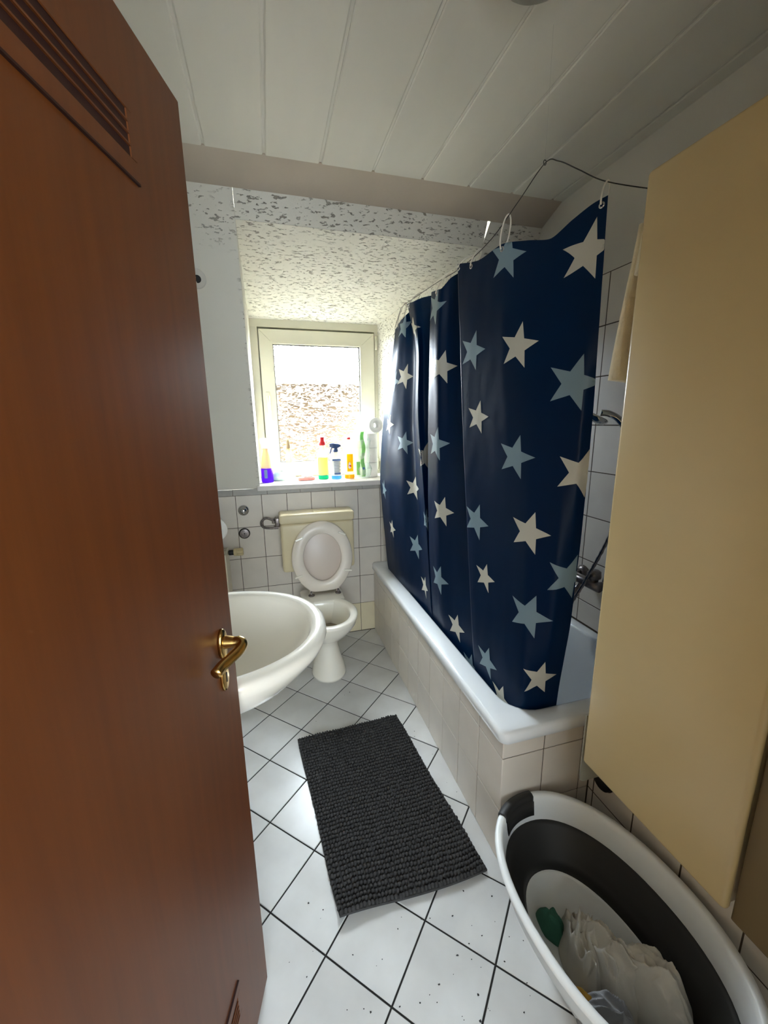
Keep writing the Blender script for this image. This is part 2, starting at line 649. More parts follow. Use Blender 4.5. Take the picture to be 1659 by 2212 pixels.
# ---- floor: dark grout bed with every tile laid separately, turned 45 degrees
floor = mesh('floor', box((XL - 0.1, YF - 0.12, -0.10), (XR + 0.1, YB + 0.1, -0.003)), 'floor_grout', kind='structure')
FO = Vector((-0.0926, 0.9882))
FS, FT = 0.2066, 0.7895
e1 = Vector((math.cos(FT), -math.sin(FT))) * FS
e2 = Vector((math.sin(FT), math.cos(FT))) * FS


def clip(poly, ax, lim, keep_less):
    out = []
    for i in range(len(poly)):
        p, q = poly[i], poly[(i + 1) % len(poly)]
        a = (p[ax] <= lim) if keep_less else (p[ax] >= lim)
        b = (q[ax] <= lim) if keep_less else (q[ax] >= lim)
        if a:
            out.append(p)
        if a != b:
            t = (lim - p[ax]) / (q[ax] - p[ax])
            out.append(tuple(p[k] + t * (q[k] - p[k]) for k in (0, 1)))
    return out


for i in range(-14, 15):
    for j in range(-14, 15):
        o = FO + i * e1 + j * e2
        g = 0.0125
        poly = [tuple(o + g * e1 + g * e2), tuple(o + (1 - g) * e1 + g * e2),
                tuple(o + (1 - g) * e1 + (1 - g) * e2), tuple(o + g * e1 + (1 - g) * e2)]
        xmax = XN - 0.004 if o.y < YT - 0.2 else 0.70
        for ax, lim, less in ((0, XL + 0.004, False), (0, xmax, True), (1, YF - 0.1, False), (1, YB - 0.004, True)):
            poly = clip(poly, ax, lim, less)
            if len(poly) < 3:
                break
        if len(poly) < 3:
            continue
        ar = 0.5 * sum(poly[k][0] * poly[(k + 1) % len(poly)][1] - poly[(k + 1) % len(poly)][0] * poly[k][1] for k in range(len(poly)))
        if abs(ar) < 2e-4:
            continue
        if ar < 0:
            poly.reverse()
        c = Vector((sum(p[0] for p in poly) / len(poly), sum(p[1] for p in poly) / len(poly)))
        z = R3.uniform(-0.0004, 0.0)
        n = len(poly)
        inn = []
        for p in poly:
            d = c - Vector(p)
            inn.append(Vector(p) + d.normalized() * 0.0022)
        v = [(p[0] - c.x, p[1] - c.y, -0.006) for p in poly] + [(p[0] - c.x, p[1] - c.y, -0.0013) for p in poly] + [(p[0] - c.x, p[1] - c.y, 0) for p in inn]
        f = [tuple(range(2 * n, 3 * n))]
        for s in (0, n):
            f += [(s + k, s + (k + 1) % n, s + n + (k + 1) % n, s + n + k) for k in range(n)]
        t = mesh('tile', (v, f), 'floor_tile')
        t.location = (c.x, c.y, z)
        t.parent = floor

# ---- tiled knee wall under the window
wall_back = mesh('wall_back', box((XL - 0.1, YB + 0.003, -0.05), (XR + 0.1, YB + 0.10, 1.045)), 'wall_grout', kind='structure')
ue = edges(XL, XR, -0.2149, TW)
ve = [0.0] + [0.8077 + k * TH for k in range(-3, 2)]
tile_grid(wall_back, (0, YB, 0), (1, 0, 0), (0, 0, 1), ue, ve, 'wall_tile',
          skip=lambda i, j: (ue[i] > 0.66 and ve[j] < 0.40) or ue[i] > 0.95,
          matfn=lambda i, j: 'base_tile' if j == 0 else 'wall_tile')
tile_grid(wall_back, (0, YB - 0.006, 0), (1, 0, 0), (0, 0, 1), edges(XL, 0.95, -0.028, 0.199), [1.0076, 1.0465], 'listel', name='border_tile', grout=0.002, t=0.01)

# ---- sloping wall with the window niche
zt, zb, ztop = 2.257, 1.046, 2.352
xl = -0.066


def sp(x, z):
    return (x, ys(z), z)


sl = join(
    slab([sp(XL - .02, zb), sp(xl - .001, zb), sp(xl - .001, ztop), sp(XL - .02, ztop)], (0, -1, -.48), 0.06),
    slab([sp(xl, zt), sp(xc(ys(zt)), zt), sp(xc(ys(zt)), ztop), sp(xl, ztop)], (0, -1, -.48), 0.03),
    slab([sp(xc(ys(zb)), zb), sp(XU + .02, zb), sp(XU + .02, ztop), sp(xc(ys(ztop)), ztop)], (0, -1, -.48), 0.06))
wall_slope = mesh('wall_slope', sl, 'plaster', kind='structure')
YW, zn = 2.93, 2.09
niche = join(
    slab([(xl, ys(1.04) + .004, 1.04), (xl, ys(zt) + .004, zt), (xl, 3.04, zn - 0.016), (xl, 3.04, 1.04)], (1, 0, 0), 0.04),
    slab([(xl - .02, ys(zt) + .004, zt), (xc(ys(zt)) + .02, ys(zt) + .004, zt), (xc(3.04) + .02, 3.04, zn - .016), (xl - .02, 3.04, zn - .016)], (0, 0, -1), 0.04),
    slab([(xc(ys(1.04)), ys(1.04) + .004, 1.04), (xc(3.04), 3.04, 1.04), (xc(3.04), 3.04, zn - .016), (xc(ys(zt)), ys(zt) + .004, zt)], (-1, -.29, 0), 0.04),
    box((xl - .1, YB + .10, 0.9), (0.95, 3.05, 1.03)))
wall_niche = mesh('wall_niche', niche, 'plaster', kind='structure')

# ---- beam, ceiling planks
mesh('trim_1', slab([(XL - .02, 1.795, ZC + .001), (XL - .02, 1.9365, 2.348), (XU + .02, 1.9365, 2.348), (XU + .02, 1.795, ZC + .001)], (0, -.34, -.94), .05), 'beam', kind='structure')
ceiling = mesh('ceiling', box((XL - .1, YF - .14, ZC + .006), (XU + .1, 2.1, ZC + .10)), 'groove', kind='structure')
px_e = edges(XL - .02, XU + .02, 0.059, 0.2085)
for a, b in zip(px_e[:-1], px_e[1:]):
    w = b - a - 0.009
    g = 0.004
    prof = [(-w / 2, 0.005), (-w / 2, 0.002), (-w / 2 + g, 0), (w / 2 - g, 0), (w / 2, 0.002), (w / 2, 0.005)]
    y0, y1 = YF - .12, 1.80 - R3.uniform(0, 0.003)
    v = [(p[0], y0, p[1]) for p in prof] + [(p[0], y1, p[1]) for p in prof]
    k = len(prof)
    f = [tuple(range(k)), tuple(range(2 * k - 1, k - 1, -1))] + [(i, i + k, (i + 1) % k + k, (i + 1) % k) for i in range(k)]
    o = mesh('plank', (v, f), 'plank')
    o.location = ((a + b) / 2, 0, ZC)
    o.parent = ceiling

# ---- side walls
wall_left = mesh('wall_left', box((XL - .1, YF - .12, -.05), (XL, YB + .1, ZC + .02)), 'paint', kind='structure')
wall_right = mesh('wall_right', box((XR + .003, YF - .12, -.05), (XR + .1, 3.05, ZC + .02)), 'paint', kind='structure')
wtg = mesh('tile_bed', box((XR + .0005, YT, .49), (XR + .0031, YB, 2.008)), 'wall_grout', wall_right)
tile_grid(wtg, (XR, 0, 0), (0, -1, 0), (0, 0, 1), sorted(-y for y in edges(YT, 2.10, 1.465, TW)),
          [0.50] + [1.0076 + k * TH for k in range(-2, 6)], 'wall_tile')
# the near wall stands further in than the tub wall: a block closing off the end of the tub
wall_near = mesh('wall_right_near', box((XN + .003, YF - .12, -.05), (XR + .003, YT, 1.98)), 'paint', kind='structure')
ntg = mesh('tile_bed', box((XN + .0005, YF, 0), (XN + .0031, YT, 1.98)), 'wall_grout', wall_near)
tile_grid(ntg, (XN, 0, 0), (0, -1, 0), (0, 0, 1), sorted(-y for y in edges(YF, YT, 0.908, TW)),
          [0.0] + [0.193 + k * TH for k in range(0, 9)] + [1.978], 'wall_tile')
# door wall round the opening
wf = join(box((XL - .1, YF - .12, -.05), (-.33, YF, ZC + .02)), box((.47, YF - .12, -.05), (XU + .1, YF, ZC + .02)),
          box((-.33, YF - .12, 1.99), (.47, YF, ZC + .02)))
wall_front = mesh('wall_front', wf, 'paint', kind='structure')
mesh('trim_2', join(box((-.37, YF - .135, 0), (-.325, YF + .012, 2.01)), box((.465, YF - .135, 0), (.51, YF + .012, 2.01)),
                    box((-.37, YF - .135, 1.985), (.51, YF + .012, 2.05))), 'wood', kind='structure')

# ---- hall behind the camera
mesh('floor_hall', box((-1.2, -2.0, -.1), (1.6, YF - .12, -.004)), 'hall_floor', kind='structure')
mesh('ceiling_hall', box((-1.2, -2.0, ZC), (1.6, YF - .10, ZC + .1)), 'paint', kind='structure')
mesh('wall_hall', join(box((-1.3, -2.0, -.05), (-1.2, YF - .1, ZC + .08)), box((1.6, -2.0, -.05), (1.7, YF - .1, ZC + .08)),
                       box((-1.3, -2.1, -.05), (1.7, -2.0, ZC + .08)), box((-1.3, YF - .14, -.05), (XL - .05, YF - .10, ZC + .08)),
                       box((XR, YF - .14, -.05), (XU + .1, YF - .10, ZC + .08))), 'hall_wall', kind='structure')
glow = bpy.data.materials.new('fill_glow_pane')  # glowing panes added behind the camera as fill light
glow.use_nodes = True
ln = glow.node_tree.nodes
ln.remove(ln['Principled BSDF'])
le = ln.new('ShaderNodeEmission')
le.inputs[0].default_value = (0.80, 0.91, 1.0, 1)
le.inputs[1].default_value = HALL_FILL
glow.node_tree.links.new(le.outputs[0], ln['Material Output'].inputs['Surface'])
w2 = mesh('fill_window', join(box((-.75, -2.0, .55), (-.65, -1.94, 2.15)), box((1.05, -2.0, .55), (1.15, -1.94, 2.15)), box((-.75, -2.0, 2.05), (1.15, -1.94, 2.15)),
                           box((-.75, -2.0, .55), (1.15, -1.94, .65)), box((.17, -2.0, .55), (.23, -1.94, 2.15))), 'pvc', kind='structure')  # unseen window, added to carry the fill panes
for x0, x1 in ((-.65, .17), (.23, 1.05)):
    mesh('pane', box((x0, -1.985, .65), (x1, -1.975, 2.05)), glow, w2)

# ---- outside
mesh('ground', box((-30, 3.3, -6.2), (30, 60, -6.0)), 'ground', kind='structure')
hs = thing('neighbour_house', 'blurred brown house roof beyond the patterned window glass', 'house', (1.0, 12, -6.0))
mesh('wall', box((-9, 10, -6.0), (12, 18, 0.0)), 'render_wall', hs)
mesh('roof', slab([(-10, 9.4, -0.3), (13, 9.4, -0.3), (13, 14, 2.7), (-10, 14, 2.7)], (0, -.5, 1), 0.25), 'roof', hs)
mesh('roof', slab([(-10, 18.6, -0.3), (-10, 14, 2.7), (13, 14, 2.7), (13, 18.6, -0.3)], (0, .5, 1), 0.25), 'roof', hs)

# ---- window
win = mesh('window_1', join(
    box((-.066, YW, 1.04), (-.020, YW + .07, 2.11)), box((.765, YW, 1.04), (.81, YW + .07, 2.11)),
    box((-.0665, YW - .002, 2.045), (.8105, YW + .068, 2.135)), box((-.0665, YW - .002, 1.03), (.8105, YW + .068, 1.075)),
    box((-.09, YW + .055, 1.0), (.03, YW + .10, 2.16)), box((.72, YW + .055, 1.0), (.86, YW + .10, 2.16)),
    box((-.091, YW + .054, 1.99), (.861, YW + .101, 2.161)), box((-.091, YW + .054, .999), (.861, YW + .101, 1.10))), 'pvc', kind='structure')
yw = YW - .016
S0, S1, ZB0, ZB1 = -.012, .759, 1.068, 2.032      # sash outline
G0, G1, GZ0, GZ1 = .072, .658, 1.165, 1.944       # glass outline


def mitre(a, b, c, d, name):
    """one mitred sash bar: outer edge a-b, inner edge d-c, with a raised bead on the inner edge"""
    out = []
    for (x, z), y in ((a, yw), (b, yw), (c, yw), (d, yw)):
        out.append((x, y, z))
    v, f = slab(out, (0, -1, 0), .07)
    bm = bmesh.new()
    vs = [bm.verts.new(p) for p in v]
    for q in f:
        bm.faces.new([vs[i] for i in q])
    bmesh.ops.bevel(bm, geom=list(bm.edges), offset=.0025, segments=2, affect='EDGES', profile=.5)
    bm.verts.index_update()
    vf = [tuple(p.co) for p in bm.verts], [tuple(p.index for p in q.verts) for q in bm.faces]
    bm.free()
    return mesh(name, vf, 'pvc', win)


mitre((S0, ZB0), (S1, ZB0), (G1, GZ0), (G0, GZ0), 'sash_bar')
mitre((S1, ZB0), (S1, ZB1), (G1, GZ1), (G1, GZ0), 'sash_bar')
mitre((S1, ZB1), (S0, ZB1), (G0, GZ1), (G1, GZ1), 'sash_bar')
mitre((S0, ZB1), (S0, ZB0), (G0, GZ0), (G0, GZ1), 'sash_bar')
yg = yw + .02
gk = .007
mesh('gasket', join(box((G0, yg, GZ0), (G1, yg + .006, GZ0 + gk)), box((G0, yg, GZ1 - gk), (G1, yg + .006, GZ1)),
                    box((G0, yg, GZ0), (G0 + gk, yg + .006, GZ1)), box((G1 - gk, yg, GZ0), (G1, yg + .006, GZ1))), 'gasket', win)
mesh('bead', join(box((G0 - .012, yw - .003, GZ0 - .012), (G1 + .012, yw + .004, GZ0)), box((G0 - .012, yw - .003, GZ1), (G1 + .012, yw + .004, GZ1 + .012)),
                  box((G0 - .012, yw - .003, GZ0), (G0, yw + .004, GZ1)), box((G1, yw - .003, GZ0), (G1 + .012, yw + .004, GZ1))), 'pvc', win)
mesh('pane', ([(G0, yg + .008, GZ0), (G1, yg + .008, GZ0), (G1, yg + .008, GZ1), (G0, yg + .008, GZ1)], [(0, 1, 2, 3)]), 'pane', win)
hd = mesh('handle_plate', rbox((.008, yw - .010, 1.50), (.036, yw + .002, 1.64), .008, 3), 'pvc', win, True)
mesh('handle_lever', join(lathe([(.011, 0), (.011, .03)], (.022, yw - .008, 1.60), 16, (0, -1, 0)),
                          rbox((.012, yw - .046, 1.425), (.032, yw - .030, 1.612), .007, 3)), 'pvc', hd, True)
mesh('hinge', lathe([(.008, 0), (.008, .09)], (.772, yw - .004, 1.925), 12), 'pvc', win, True)
mesh('hinge', lathe([(.008, 0), (.008, .08)], (.772, yw - .004, 1.09), 12), 'pvc', win, True)
sill = mesh('window_sill', rbox((-.085, 2.545, 1.030), (.92, YW + .005, 1.062), .005, 2), 'sill', win)
ZS = 1.062

# ================================================================== THE DOOR
DA = math.radians(15.6)
DM = Matrix(((-math.sin(DA), math.cos(DA), 0, -.1), (-math.cos(DA), -math.sin(DA), 0, .834), (0, 0, 1, 0), (0, 0, 0, 1)))
DW = .748
door = mesh('door_1', xf(rbox((0, -.04, .012), (DW, 0, 1.936), .0025, 2), DM), 'wood', kind='structure')


def vent(z0, lip):
    """louvred vent: raised plate with a dark lip for its recess shading, four dark slots divided by three thin slats"""
    u0, u1 = .168, .585
    zl = z0 - .026 if lip < 0 else z0 + .080
    p = mesh('vent', xf(join(rbox((u0 - .012, 0, min(zl, z0 - .012)), (u1 + .012, .0025, z0), .001, 1),
                             rbox((u0 - .012, 0, z0 + .054), (u1 + .012, .0025, max(zl, z0 + .066)), .001, 1),
                             box((u0 - .012, 0, z0), (u0, .0025, z0 + .054)), box((u1, 0, z0), (u1 + .012, .0025, z0 + .054))), DM), 'wood', door)
    mesh('slot', xf(box((u0, -.001, z0), (u1, .0006, z0 + .054)), DM), 'slot', p)
    for k in (1, 2, 3):
        mesh('slat', xf(box((u0, 0, z0 + k * .0135 - .0012), (u1, .003, z0 + k * .0135 + .0012)), DM), 'wood', p)
    mesh('lip', xf(box((u0 - .012, 0, zl - .0014), (u1 + .012, .0036, zl + .0014)), DM), 'slot', p)  # dark strip stands in for recess shading along the plate


vent(1.767, -1)
vent(.206, 1)


def oval(u, z, a, b, w0, w1):
    rings = []
    for k, (s, w) in enumerate(((1, w0), (1, w1 - .003), (.93, w1 - .001), (.8, w1))):
        rings.append([(u + a * s * math.cos(t), w, z + b * s * math.sin(t)) for t in [2 * math.pi * i / 32 for i in range(32)]])
    return loft(rings)


hp = mesh('handle_rose', xf(oval(.060, 1.012, .017, .031, 0, .008), DM), 'brass', door, True)
lev = spline([(.060, .006, 1.016), (.060, .025, 1.016), (.060, .036, 1.017), (.065, .043, 1.014), (.078, .040, 1.008), (.096, .031, 1.003), (.116, .022, .999), (.134, .018, .996)], 5)
rad = [.0105 + .003 * max(0, 1 - k / 6) for k in range(len(lev))]
mesh('lever', xf(tube(lev, rad, 14), DM), 'brass', hp, True)
kp = mesh('key_plate', xf(oval(.064, .944, .016, .031, 0, .006), DM), 'brass', door, True)
mesh('keyhole', xf(join(oval(.064, .950, .0032, .0032, .004, .0068), box((.0622, .004, .932), (.0658, .0066, .949))), DM), 'black', kp)

# ================================================================== BATH TUB
tub = thing('bathtub', 'white enamel bathtub in a tiled surround behind the starry curtain', 'bathtub', (1.0, 1.75, 0))
X0, X1, Y0, Y1, ZR_ = .622, XR - .001, .917, YB - .001, .500
rings = [rrect(X0 + .006, X1, Y0 + .006, Y1, .025, .455), rrect(X0, X1, Y0, Y1, .028, .460), rrect(X0, X1, Y0, Y1, .028, .488),
         rrect(X0 + .004, X1 - .004, Y0 + .004, Y1 - .004, .028, .497), rrect(X0 + .012, X1 - .012, Y0 + .012, Y1 - .012, .030, .500),
         rrect(.696, 1.312, .978, 2.49, .105, .500), rrect(.703, 1.305, .986, 2.483, .105, .497), rrect(.708, 1.30, .994, 2.476, .105, .487),
         rrect(.722, 1.285, 1.03, 2.44, .12, .36), rrect(.745, 1.262, 1.10, 2.38, .14, .20), rrect(.78, 1.23, 1.18, 2.32, .14, .115), rrect(.84, 1.18, 1.26, 2.26, .12, .10)]
mesh('tub_shell', loft(rings, False, True), 'enamel', tub, True)
ap = mesh('apron', join(box((.640, YT + .003, 0), (.68, YB - .004, .457)), box((.640, YT + .003, 0), (XN + .02, YT + .04, .457))), 'wall_grout', tub)
tile_grid(ap, (.637, 0, 0), (0, -1, 0), (0, 0, 1), sorted(-y for y in edges(YT, YB - .005, 1.0822, TW)), [0.0, .193, .393, .457], 'wall_tile', grout=.0036)
tile_grid(ap, (0, YT, 0), (1, 0, 0), (0, 0, 1), [.637, .788, .939, .979], [0.0, .193, .393, .457], 'wall_tile', grout=.0036)
mesh('drain', lathe([(.03, 0), (.03, .004), (.02, .006)], (1.0, 1.42, .100), 24), 'chrome', tub, True)

# mixer tap on the wall above the tub
mx = thing('bath_mixer', 'chrome bath mixer tap on the tiled wall above the tub', 'tap', (1.33, 1.33, .74))
my, mz = 1.375, .745
mesh('body', join(tube([(1.285, my - .10, mz), (1.285, my + .10, mz)], .021, 16)), 'dull_chrome', mx, True)
for s in (-.075, .075):
    mesh('wall_flange', join(lathe([(.034, 0), (.034, .006), (.02, .02)], (XR - .001, my + s, mz), 20, (-1, 0, 0)), tube([(XR - .01, my + s, mz), (1.29, my + s, mz)], .013, 12)), 'dull_chrome', mx, True)
    hk = lathe([(.012, 0), (.014, .02), (.026, .026), (.028, .05), (.02, .058), (.001, .06)], (1.285, my + s, mz + .012), 10, (-.25, 0, 1))
    mesh('knob', hk, 'dull_chrome', mx, True)
mesh('spout', tube(spline([(1.285, my, mz - .01), (1.262, my + .004, mz - .045), (1.21, my + .03, mz - .085), (1.165, my + .05, mz - .105), (1.158, my + .053, mz - .125)], 5), .015, 14), 'dull_chrome', mx, True)
mesh('hose_outlet', tube([(1.272, my + .06, mz - .015), (1.262, my + .07, mz - .05)], .011, 12), 'dull_chrome', mx, True)
# shower head with its holder and hose
sh = thing('hand_shower', 'chrome hand shower head and ribbed hose on the tub wall', 'shower head', (1.30, 1.36, 1.40))
mesh('head', xf(loft([[(r * math.cos(t), r * math.sin(t), h) for t in [2 * math.pi * i / 28 for i in range(28)]] for r, h in ((.005, -.004), (.030, -.004), (.036, 0), (.036, .008), (.028, .020), (.012, .026))]),
                Matrix.Translation((1.235, 1.315, 1.440)) @ Matrix.Rotation(math.radians(200), 4, 'Y') @ Matrix.Rotation(math.radians(-20), 4, 'X')), 'chrome', sh, True)
mesh('handle', tube(spline([(1.238, 1.313, 1.456), (1.262, 1.298, 1.452), (1.29, 1.276, 1.43), (1.31, 1.25, 1.38), (1.318, 1.235, 1.33)], 5), [.012] * 21, 12), 'chrome', sh, True)
mesh('holder', join(lathe([(.022, 0), (.022, .01), (.012, .05)], (XR, 1.245, 1.37), 16, (-1, 0, 0)), lathe([(.017, -.02), (.017, .02)], (1.311, 1.246, 1.37), 16, (.1, -.2, 1))), 'chrome', sh, True)
hp_ = spline([(1.318, 1.235, 1.33), (1.30, 1.225, 1.15), (1.275, 1.245, .98), (1.235, 1.30, .78), (1.20, 1.345, .64), (1.185, 1.385, .55), (1.19, 1.425, .53), (1.215, 1.45, .57), (1.245, 1.447, .64), (1.262, 1.444, .69)], 14)
hr = [.0075 if k % 2 else .0058 for k in range(len(hp_))]
mesh('hose', tube(hp_, hr, 8), 'dull_chrome', sh)

# ================================================================== TOILET
wc = thing('toilet', 'white floor-standing toilet with raised seat and ivory cistern', 'toilet', (.25, 2.2, 0))
TX = .252
prof = [(.100, .118, 2.148, 0), (.099, .117, 2.148, .012), (.088, .106, 2.150, .06), (.070, .094, 2.158, .12), (.061, .088, 2.164, .175), (.066, .094, 2.160, .21),
        (.098, .128, 2.140, .255), (.135, .168, 2.118, .305), (.157, .194, 2.103, .35), (.165, .205, 2.098, .385), (.166, .207, 2.097, .396), (.160, .202, 2.097, .402),
        (.150, .192, 2.097, .403), (.130, .168, 2.094, .402), (.124, .162, 2.094, .396), (.122, .160, 2.094, .38), (.112, .150, 2.10, .33), (.09, .12, 2.12, .27), (.07, .09, 2.14, .235)]
mesh('bowl', loft([ell(TX, c, a, b, z, 56) for a, b, c, z in prof], True, True), 'ceramic', wc, True)
mesh('water', loft([ell(TX, 2.125, .084, .112, .262, 40), ell(TX, 2.125, .082, .110, .2622, 40)]), 'water', wc)
mesh('rear_deck', loft([rrect(TX - .075, TX + .075, 2.22, 2.44, .03, .20), rrect(TX - .10, TX + .10, 2.235, 2.45, .03, .32), rrect(TX - .125, TX + .125, 2.235, 2.45, .03, .37), rrect(TX - .128, TX + .128, 2.238, 2.45, .03, .398), rrect(TX - .122, TX + .122, 2.245, 2.445, .028, .403)]), 'ceramic', wc, True)
mesh('waste_pipe', tube([(TX, 2.40, .20), (TX, YB - .003, .20)], .055, 20), 'seat', wc, True)
# cistern
ck = mesh('cistern', rbox((.034, 2.415, .535), (.480, YB - .002, .842), .018, 4), 'cistern', wc, True)
mesh('cistern_lid', rbox((.030, 2.410, .840), (.484, YB - .002, .900), .016, 4), 'cistern', ck, True)
mesh('flush_button', rbox((.235, 2.45, .896), (.285, 2.50, .906), .004, 2), 'cistern', ck, True)
mesh('flush_pipe', tube([(TX, 2.47, .54), (TX, 2.47, .38)], .024, 16), 'seat', wc, True)
# raised seat ring and lid
SX, SZ = .271, .628
tilt = Matrix.Translation((0, 2.345, .41)) @ Matrix.Rotation(math.radians(-8), 4, 'X')


def egg(a, b, z0, n=64, flat=None, sc=1.0):
    out = []
    for i in range(n):
        t = 2 * math.pi * i / n
        x, z = a * math.cos(t), b * math.sin(t)
        if z < 0:
            x *= 1 - .10 * (z / b) ** 2
        if flat is not None and z < flat:
            x *= 1
            z = flat + (z - flat) * .12
        out.append((SX + sc * x, z0 + sc * z))
    return out


def seat_ring():
    oz, iz = .218, .222
    rings = []
    for a, b, y, inner in ((.180, .222, .012, 0), (.185, .227, .006, 0), (.185, .227, -.004, 0), (.178, .220, -.012, 0), (.150, .185, -.016, 0),
                           (.122, .152, -.014, 1), (.115, .146, -.007, 1), (.115, .146, .006, 1), (.120, .151, .012, 1)):
        e = egg(a, b, oz if not inner else iz, flat=None if inner else -b * .90)
        rings.append([(x, y, z) for x, z in e])
    rings.append(rings[0])
    return loft(rings, False, False)


sr = mesh('seat_ring', xf(seat_ring(), tilt), 'seat', wc, True)
for sx, sz, ang in ((-.135, .345, 20), (.125, .360, -25), (-.150, .118, 15), (.150, .128, -8)):
    m = tilt @ Matrix.Translation((SX + sx, -.015, sz)) @ Matrix.Rotation(math.radians(-ang), 4, 'Y')
    mesh('bumper', xf(rbox((-.024, -.009, -.006), (.024, .004, .006), .003, 2), m), 'ceramic', sr)
lid = egg(.183, .225, .220, flat=-.2)
mesh('seat_lid', xf(loft([[(x, y, z) for x, z in egg(.183 * s, .225 * s, .220, flat=-.2 * s)] for s, y in ((.93, .034), (1, .030), (1, .018), (.97, .015))]), tilt), 'lid', wc, True)
for s in (-.082, .082):
    mesh('hinge', join(lathe([(.019, 0), (.019, .006), (.010, .009)], (SX + s, 2.335, .403), 20), tube([(SX + s, 2.335, .405), (SX + s, 2.345, .428)], .007, 10)), 'dull_chrome', wc, True)
    mesh('hinge_arm', xf(rbox((SX + s - .009, -.006, -.018), (SX + s + .009, .008, .03), .003, 2), tilt), 'seat', wc)
# water supply
mesh('supply_valve', join(rbox((.006, 2.475, .815), (.036, 2.515, .872), .006, 2), lathe([(.010, 0), (.010, .022)], (.010, 2.495, .845), 12, (-1, 0, 0)), lathe([(.009, 0), (.012, .012)], (.012, 2.495, .86), 12, (-.6, 0, .6))), 'dull_chrome', wc, True)
mesh('supply_hose', tube(spline([(-.002, 2.50, .853), (-.045, 2.51, .868), (-.075, 2.52, .842), (-.065, 2.53, .808), (-.02, 2.54, .796), (.012, 2.545, .797)], 8), .0075, 10), 'dull_chrome', wc, True)
mesh('supply_nut', lathe([(.011, -.012), (.011, .012)], (.012, 2.545, .797), 10, (1, 0, 0)), 'dull_chrome', wc)

# chrome valve cap and inspection disc on the knee wall
vc = thing('valve_cap', 'shiny domed chrome valve cap on the wall tiles beside the toilet', 'valve cap', (-.174, YB, .917))
mesh('flange', lathe([(.032, 0), (.032, .006), (.028, .014)], (-.174, YB - .001, .917), 28, (0, -1, 0)), 'chrome', vc, True)
mesh('cap', lathe([(.024, .010), (.025, .018), (.020, .030), (.010, .036), (.001, .037)], (-.174, YB - .001, .917), 28, (0, -1, 0)), 'chrome', vc, True)
ic = thing('inspection_disc', 'scratched grey round metal disc on the wall below the chrome cap', 'wall disc', (-.180, YB, .772))
mesh('rim', lathe([(.033, 0), (.033, .006), (.030, .008)], (-.180, YB - .001, .772), 28, (0, -1, 0)), 'black', ic, True)
mesh('plate', lathe([(.029, .006), (.029, .010), (.026, .011)], (-.180, YB - .001, .772), 28, (0, -1, 0)), 'dull_chrome', ic, True)
mesh('screw', lathe([(.004, .010), (.004, .013)], (-.180, YB - .001, .772), 10, (0, -1, 0)), 'black', ic)

# ================================================================== WASHBASIN
sk = thing('washbasin', 'oval white ceramic washbasin jutting out from behind the brown door', 'washbasin', (-.2, 1.13, .66))
BX, BY, BZ = -.215, 1.128, .862


def bas(a, b, z, left=None, dx=0):
    out = []
    for x, y, zz in ell(BX + dx, BY, a, b, z, 72, 2.15):
        if left is not None:
            x = max(x, left)
        out.append((x, y, zz))
    return out


LW = XL + .004
br = [bas(.06, .06, .66, LW), bas(.14, .12, .675, LW), bas(.21, .185, .71, LW), bas(.27, .24, .755, LW), bas(.312, .268, .795, LW), bas(.335, .284, .822, LW), bas(.343, .291, .842, LW), bas(.341, .289, .856, LW),
      bas(.334, .282, .8625, LW), bas(.320, .268, .8645, LW), bas(.307, .252, .8635, LW + .085), bas(.302, .246, .859, LW + .09), bas(.296, .239, .846, LW + .095), bas(.285, .228, .82, LW + .10), bas(.24, .19, .765, LW + .11), bas(.17, .13, .725, LW + .13), bas(.07, .05, .708, LW + .2)]
mesh('basin', loft(br, True, True), 'ceramic', sk, True)
mesh('drain', lathe([(.026, 0), (.026, .004), (.018, .006)], (BX - .0, BY, .708), 24), 'chrome', sk, True)
tb = mesh('tap_body', join(lathe([(.026, 0), (.026, .01), (.022, .09), (.018, .12)], (LW + .05, BY, .862), 20), tube(spline([(LW + .05, BY, .93), (LW + .10, BY, .945), (LW + .16, BY, .935)], 4), .013, 12)), 'chrome', sk, True)
mesh('tap_lever', rbox((LW + .03, BY - .012, .985), (LW + .13, BY + .012, .997), .004, 2), 'chrome', tb, True)
mesh('overflow', lathe([(.013, 0), (.013, .003), (.009, .004)], (-.128, .905, .842), 16, (.05, .75, .4)), 'dull_chrome', sk, True)
mesh('siphon_cover', loft([ell(BX - .06, BY, .11, .10, .40, 40), ell(BX - .06, BY, .13, .12, .55, 40), ell(BX - .05, BY, .16, .15, .69, 40)], True, True), 'ceramic', sk, True)

# ================================================================== RADIATOR
rd = thing('radiator', 'cream panel radiator against the tiled back wall, cut off by the door', 'radiator', (-.36, 2.44, .1))
RX0, RX1 = -.462, -.280
mesh('front_panel', rbox((RX0, 2.350, .22), (RX1, 2.368, .700), .004, 2), 'radiator', rd)
mesh('rear_panel', rbox((RX0, 2.495, .22), (RX1, 2.512, .700), .004, 2), 'radiator', rd)
mesh('side_panel', rbox((RX1 - .003, 2.345, .215), (RX1 + .004, 2.515, .706), .002, 1), 'radiator', rd)
gb = []
for k in range(7):
    x = RX0 + .01 + k * .024
    gb.append(box((x, 2.36, .698), (x + .011, 2.505, .704)))
for k in range(5):
    gb.append(box((RX0, 2.362 + k * .033, .698), (RX1, 2.372 + k * .033, .704)))
mesh('top_grille', join(*gb), 'radiator', rd)
mesh('fins', box((RX0 + .01, 2.38, .25), (RX1 - .01, 2.49, .66)), 'black', rd)
mesh('bracket', box((RX0 + .05, 2.508, .5), (RX0 + .09, YB, .56)), 'radiator', rd)
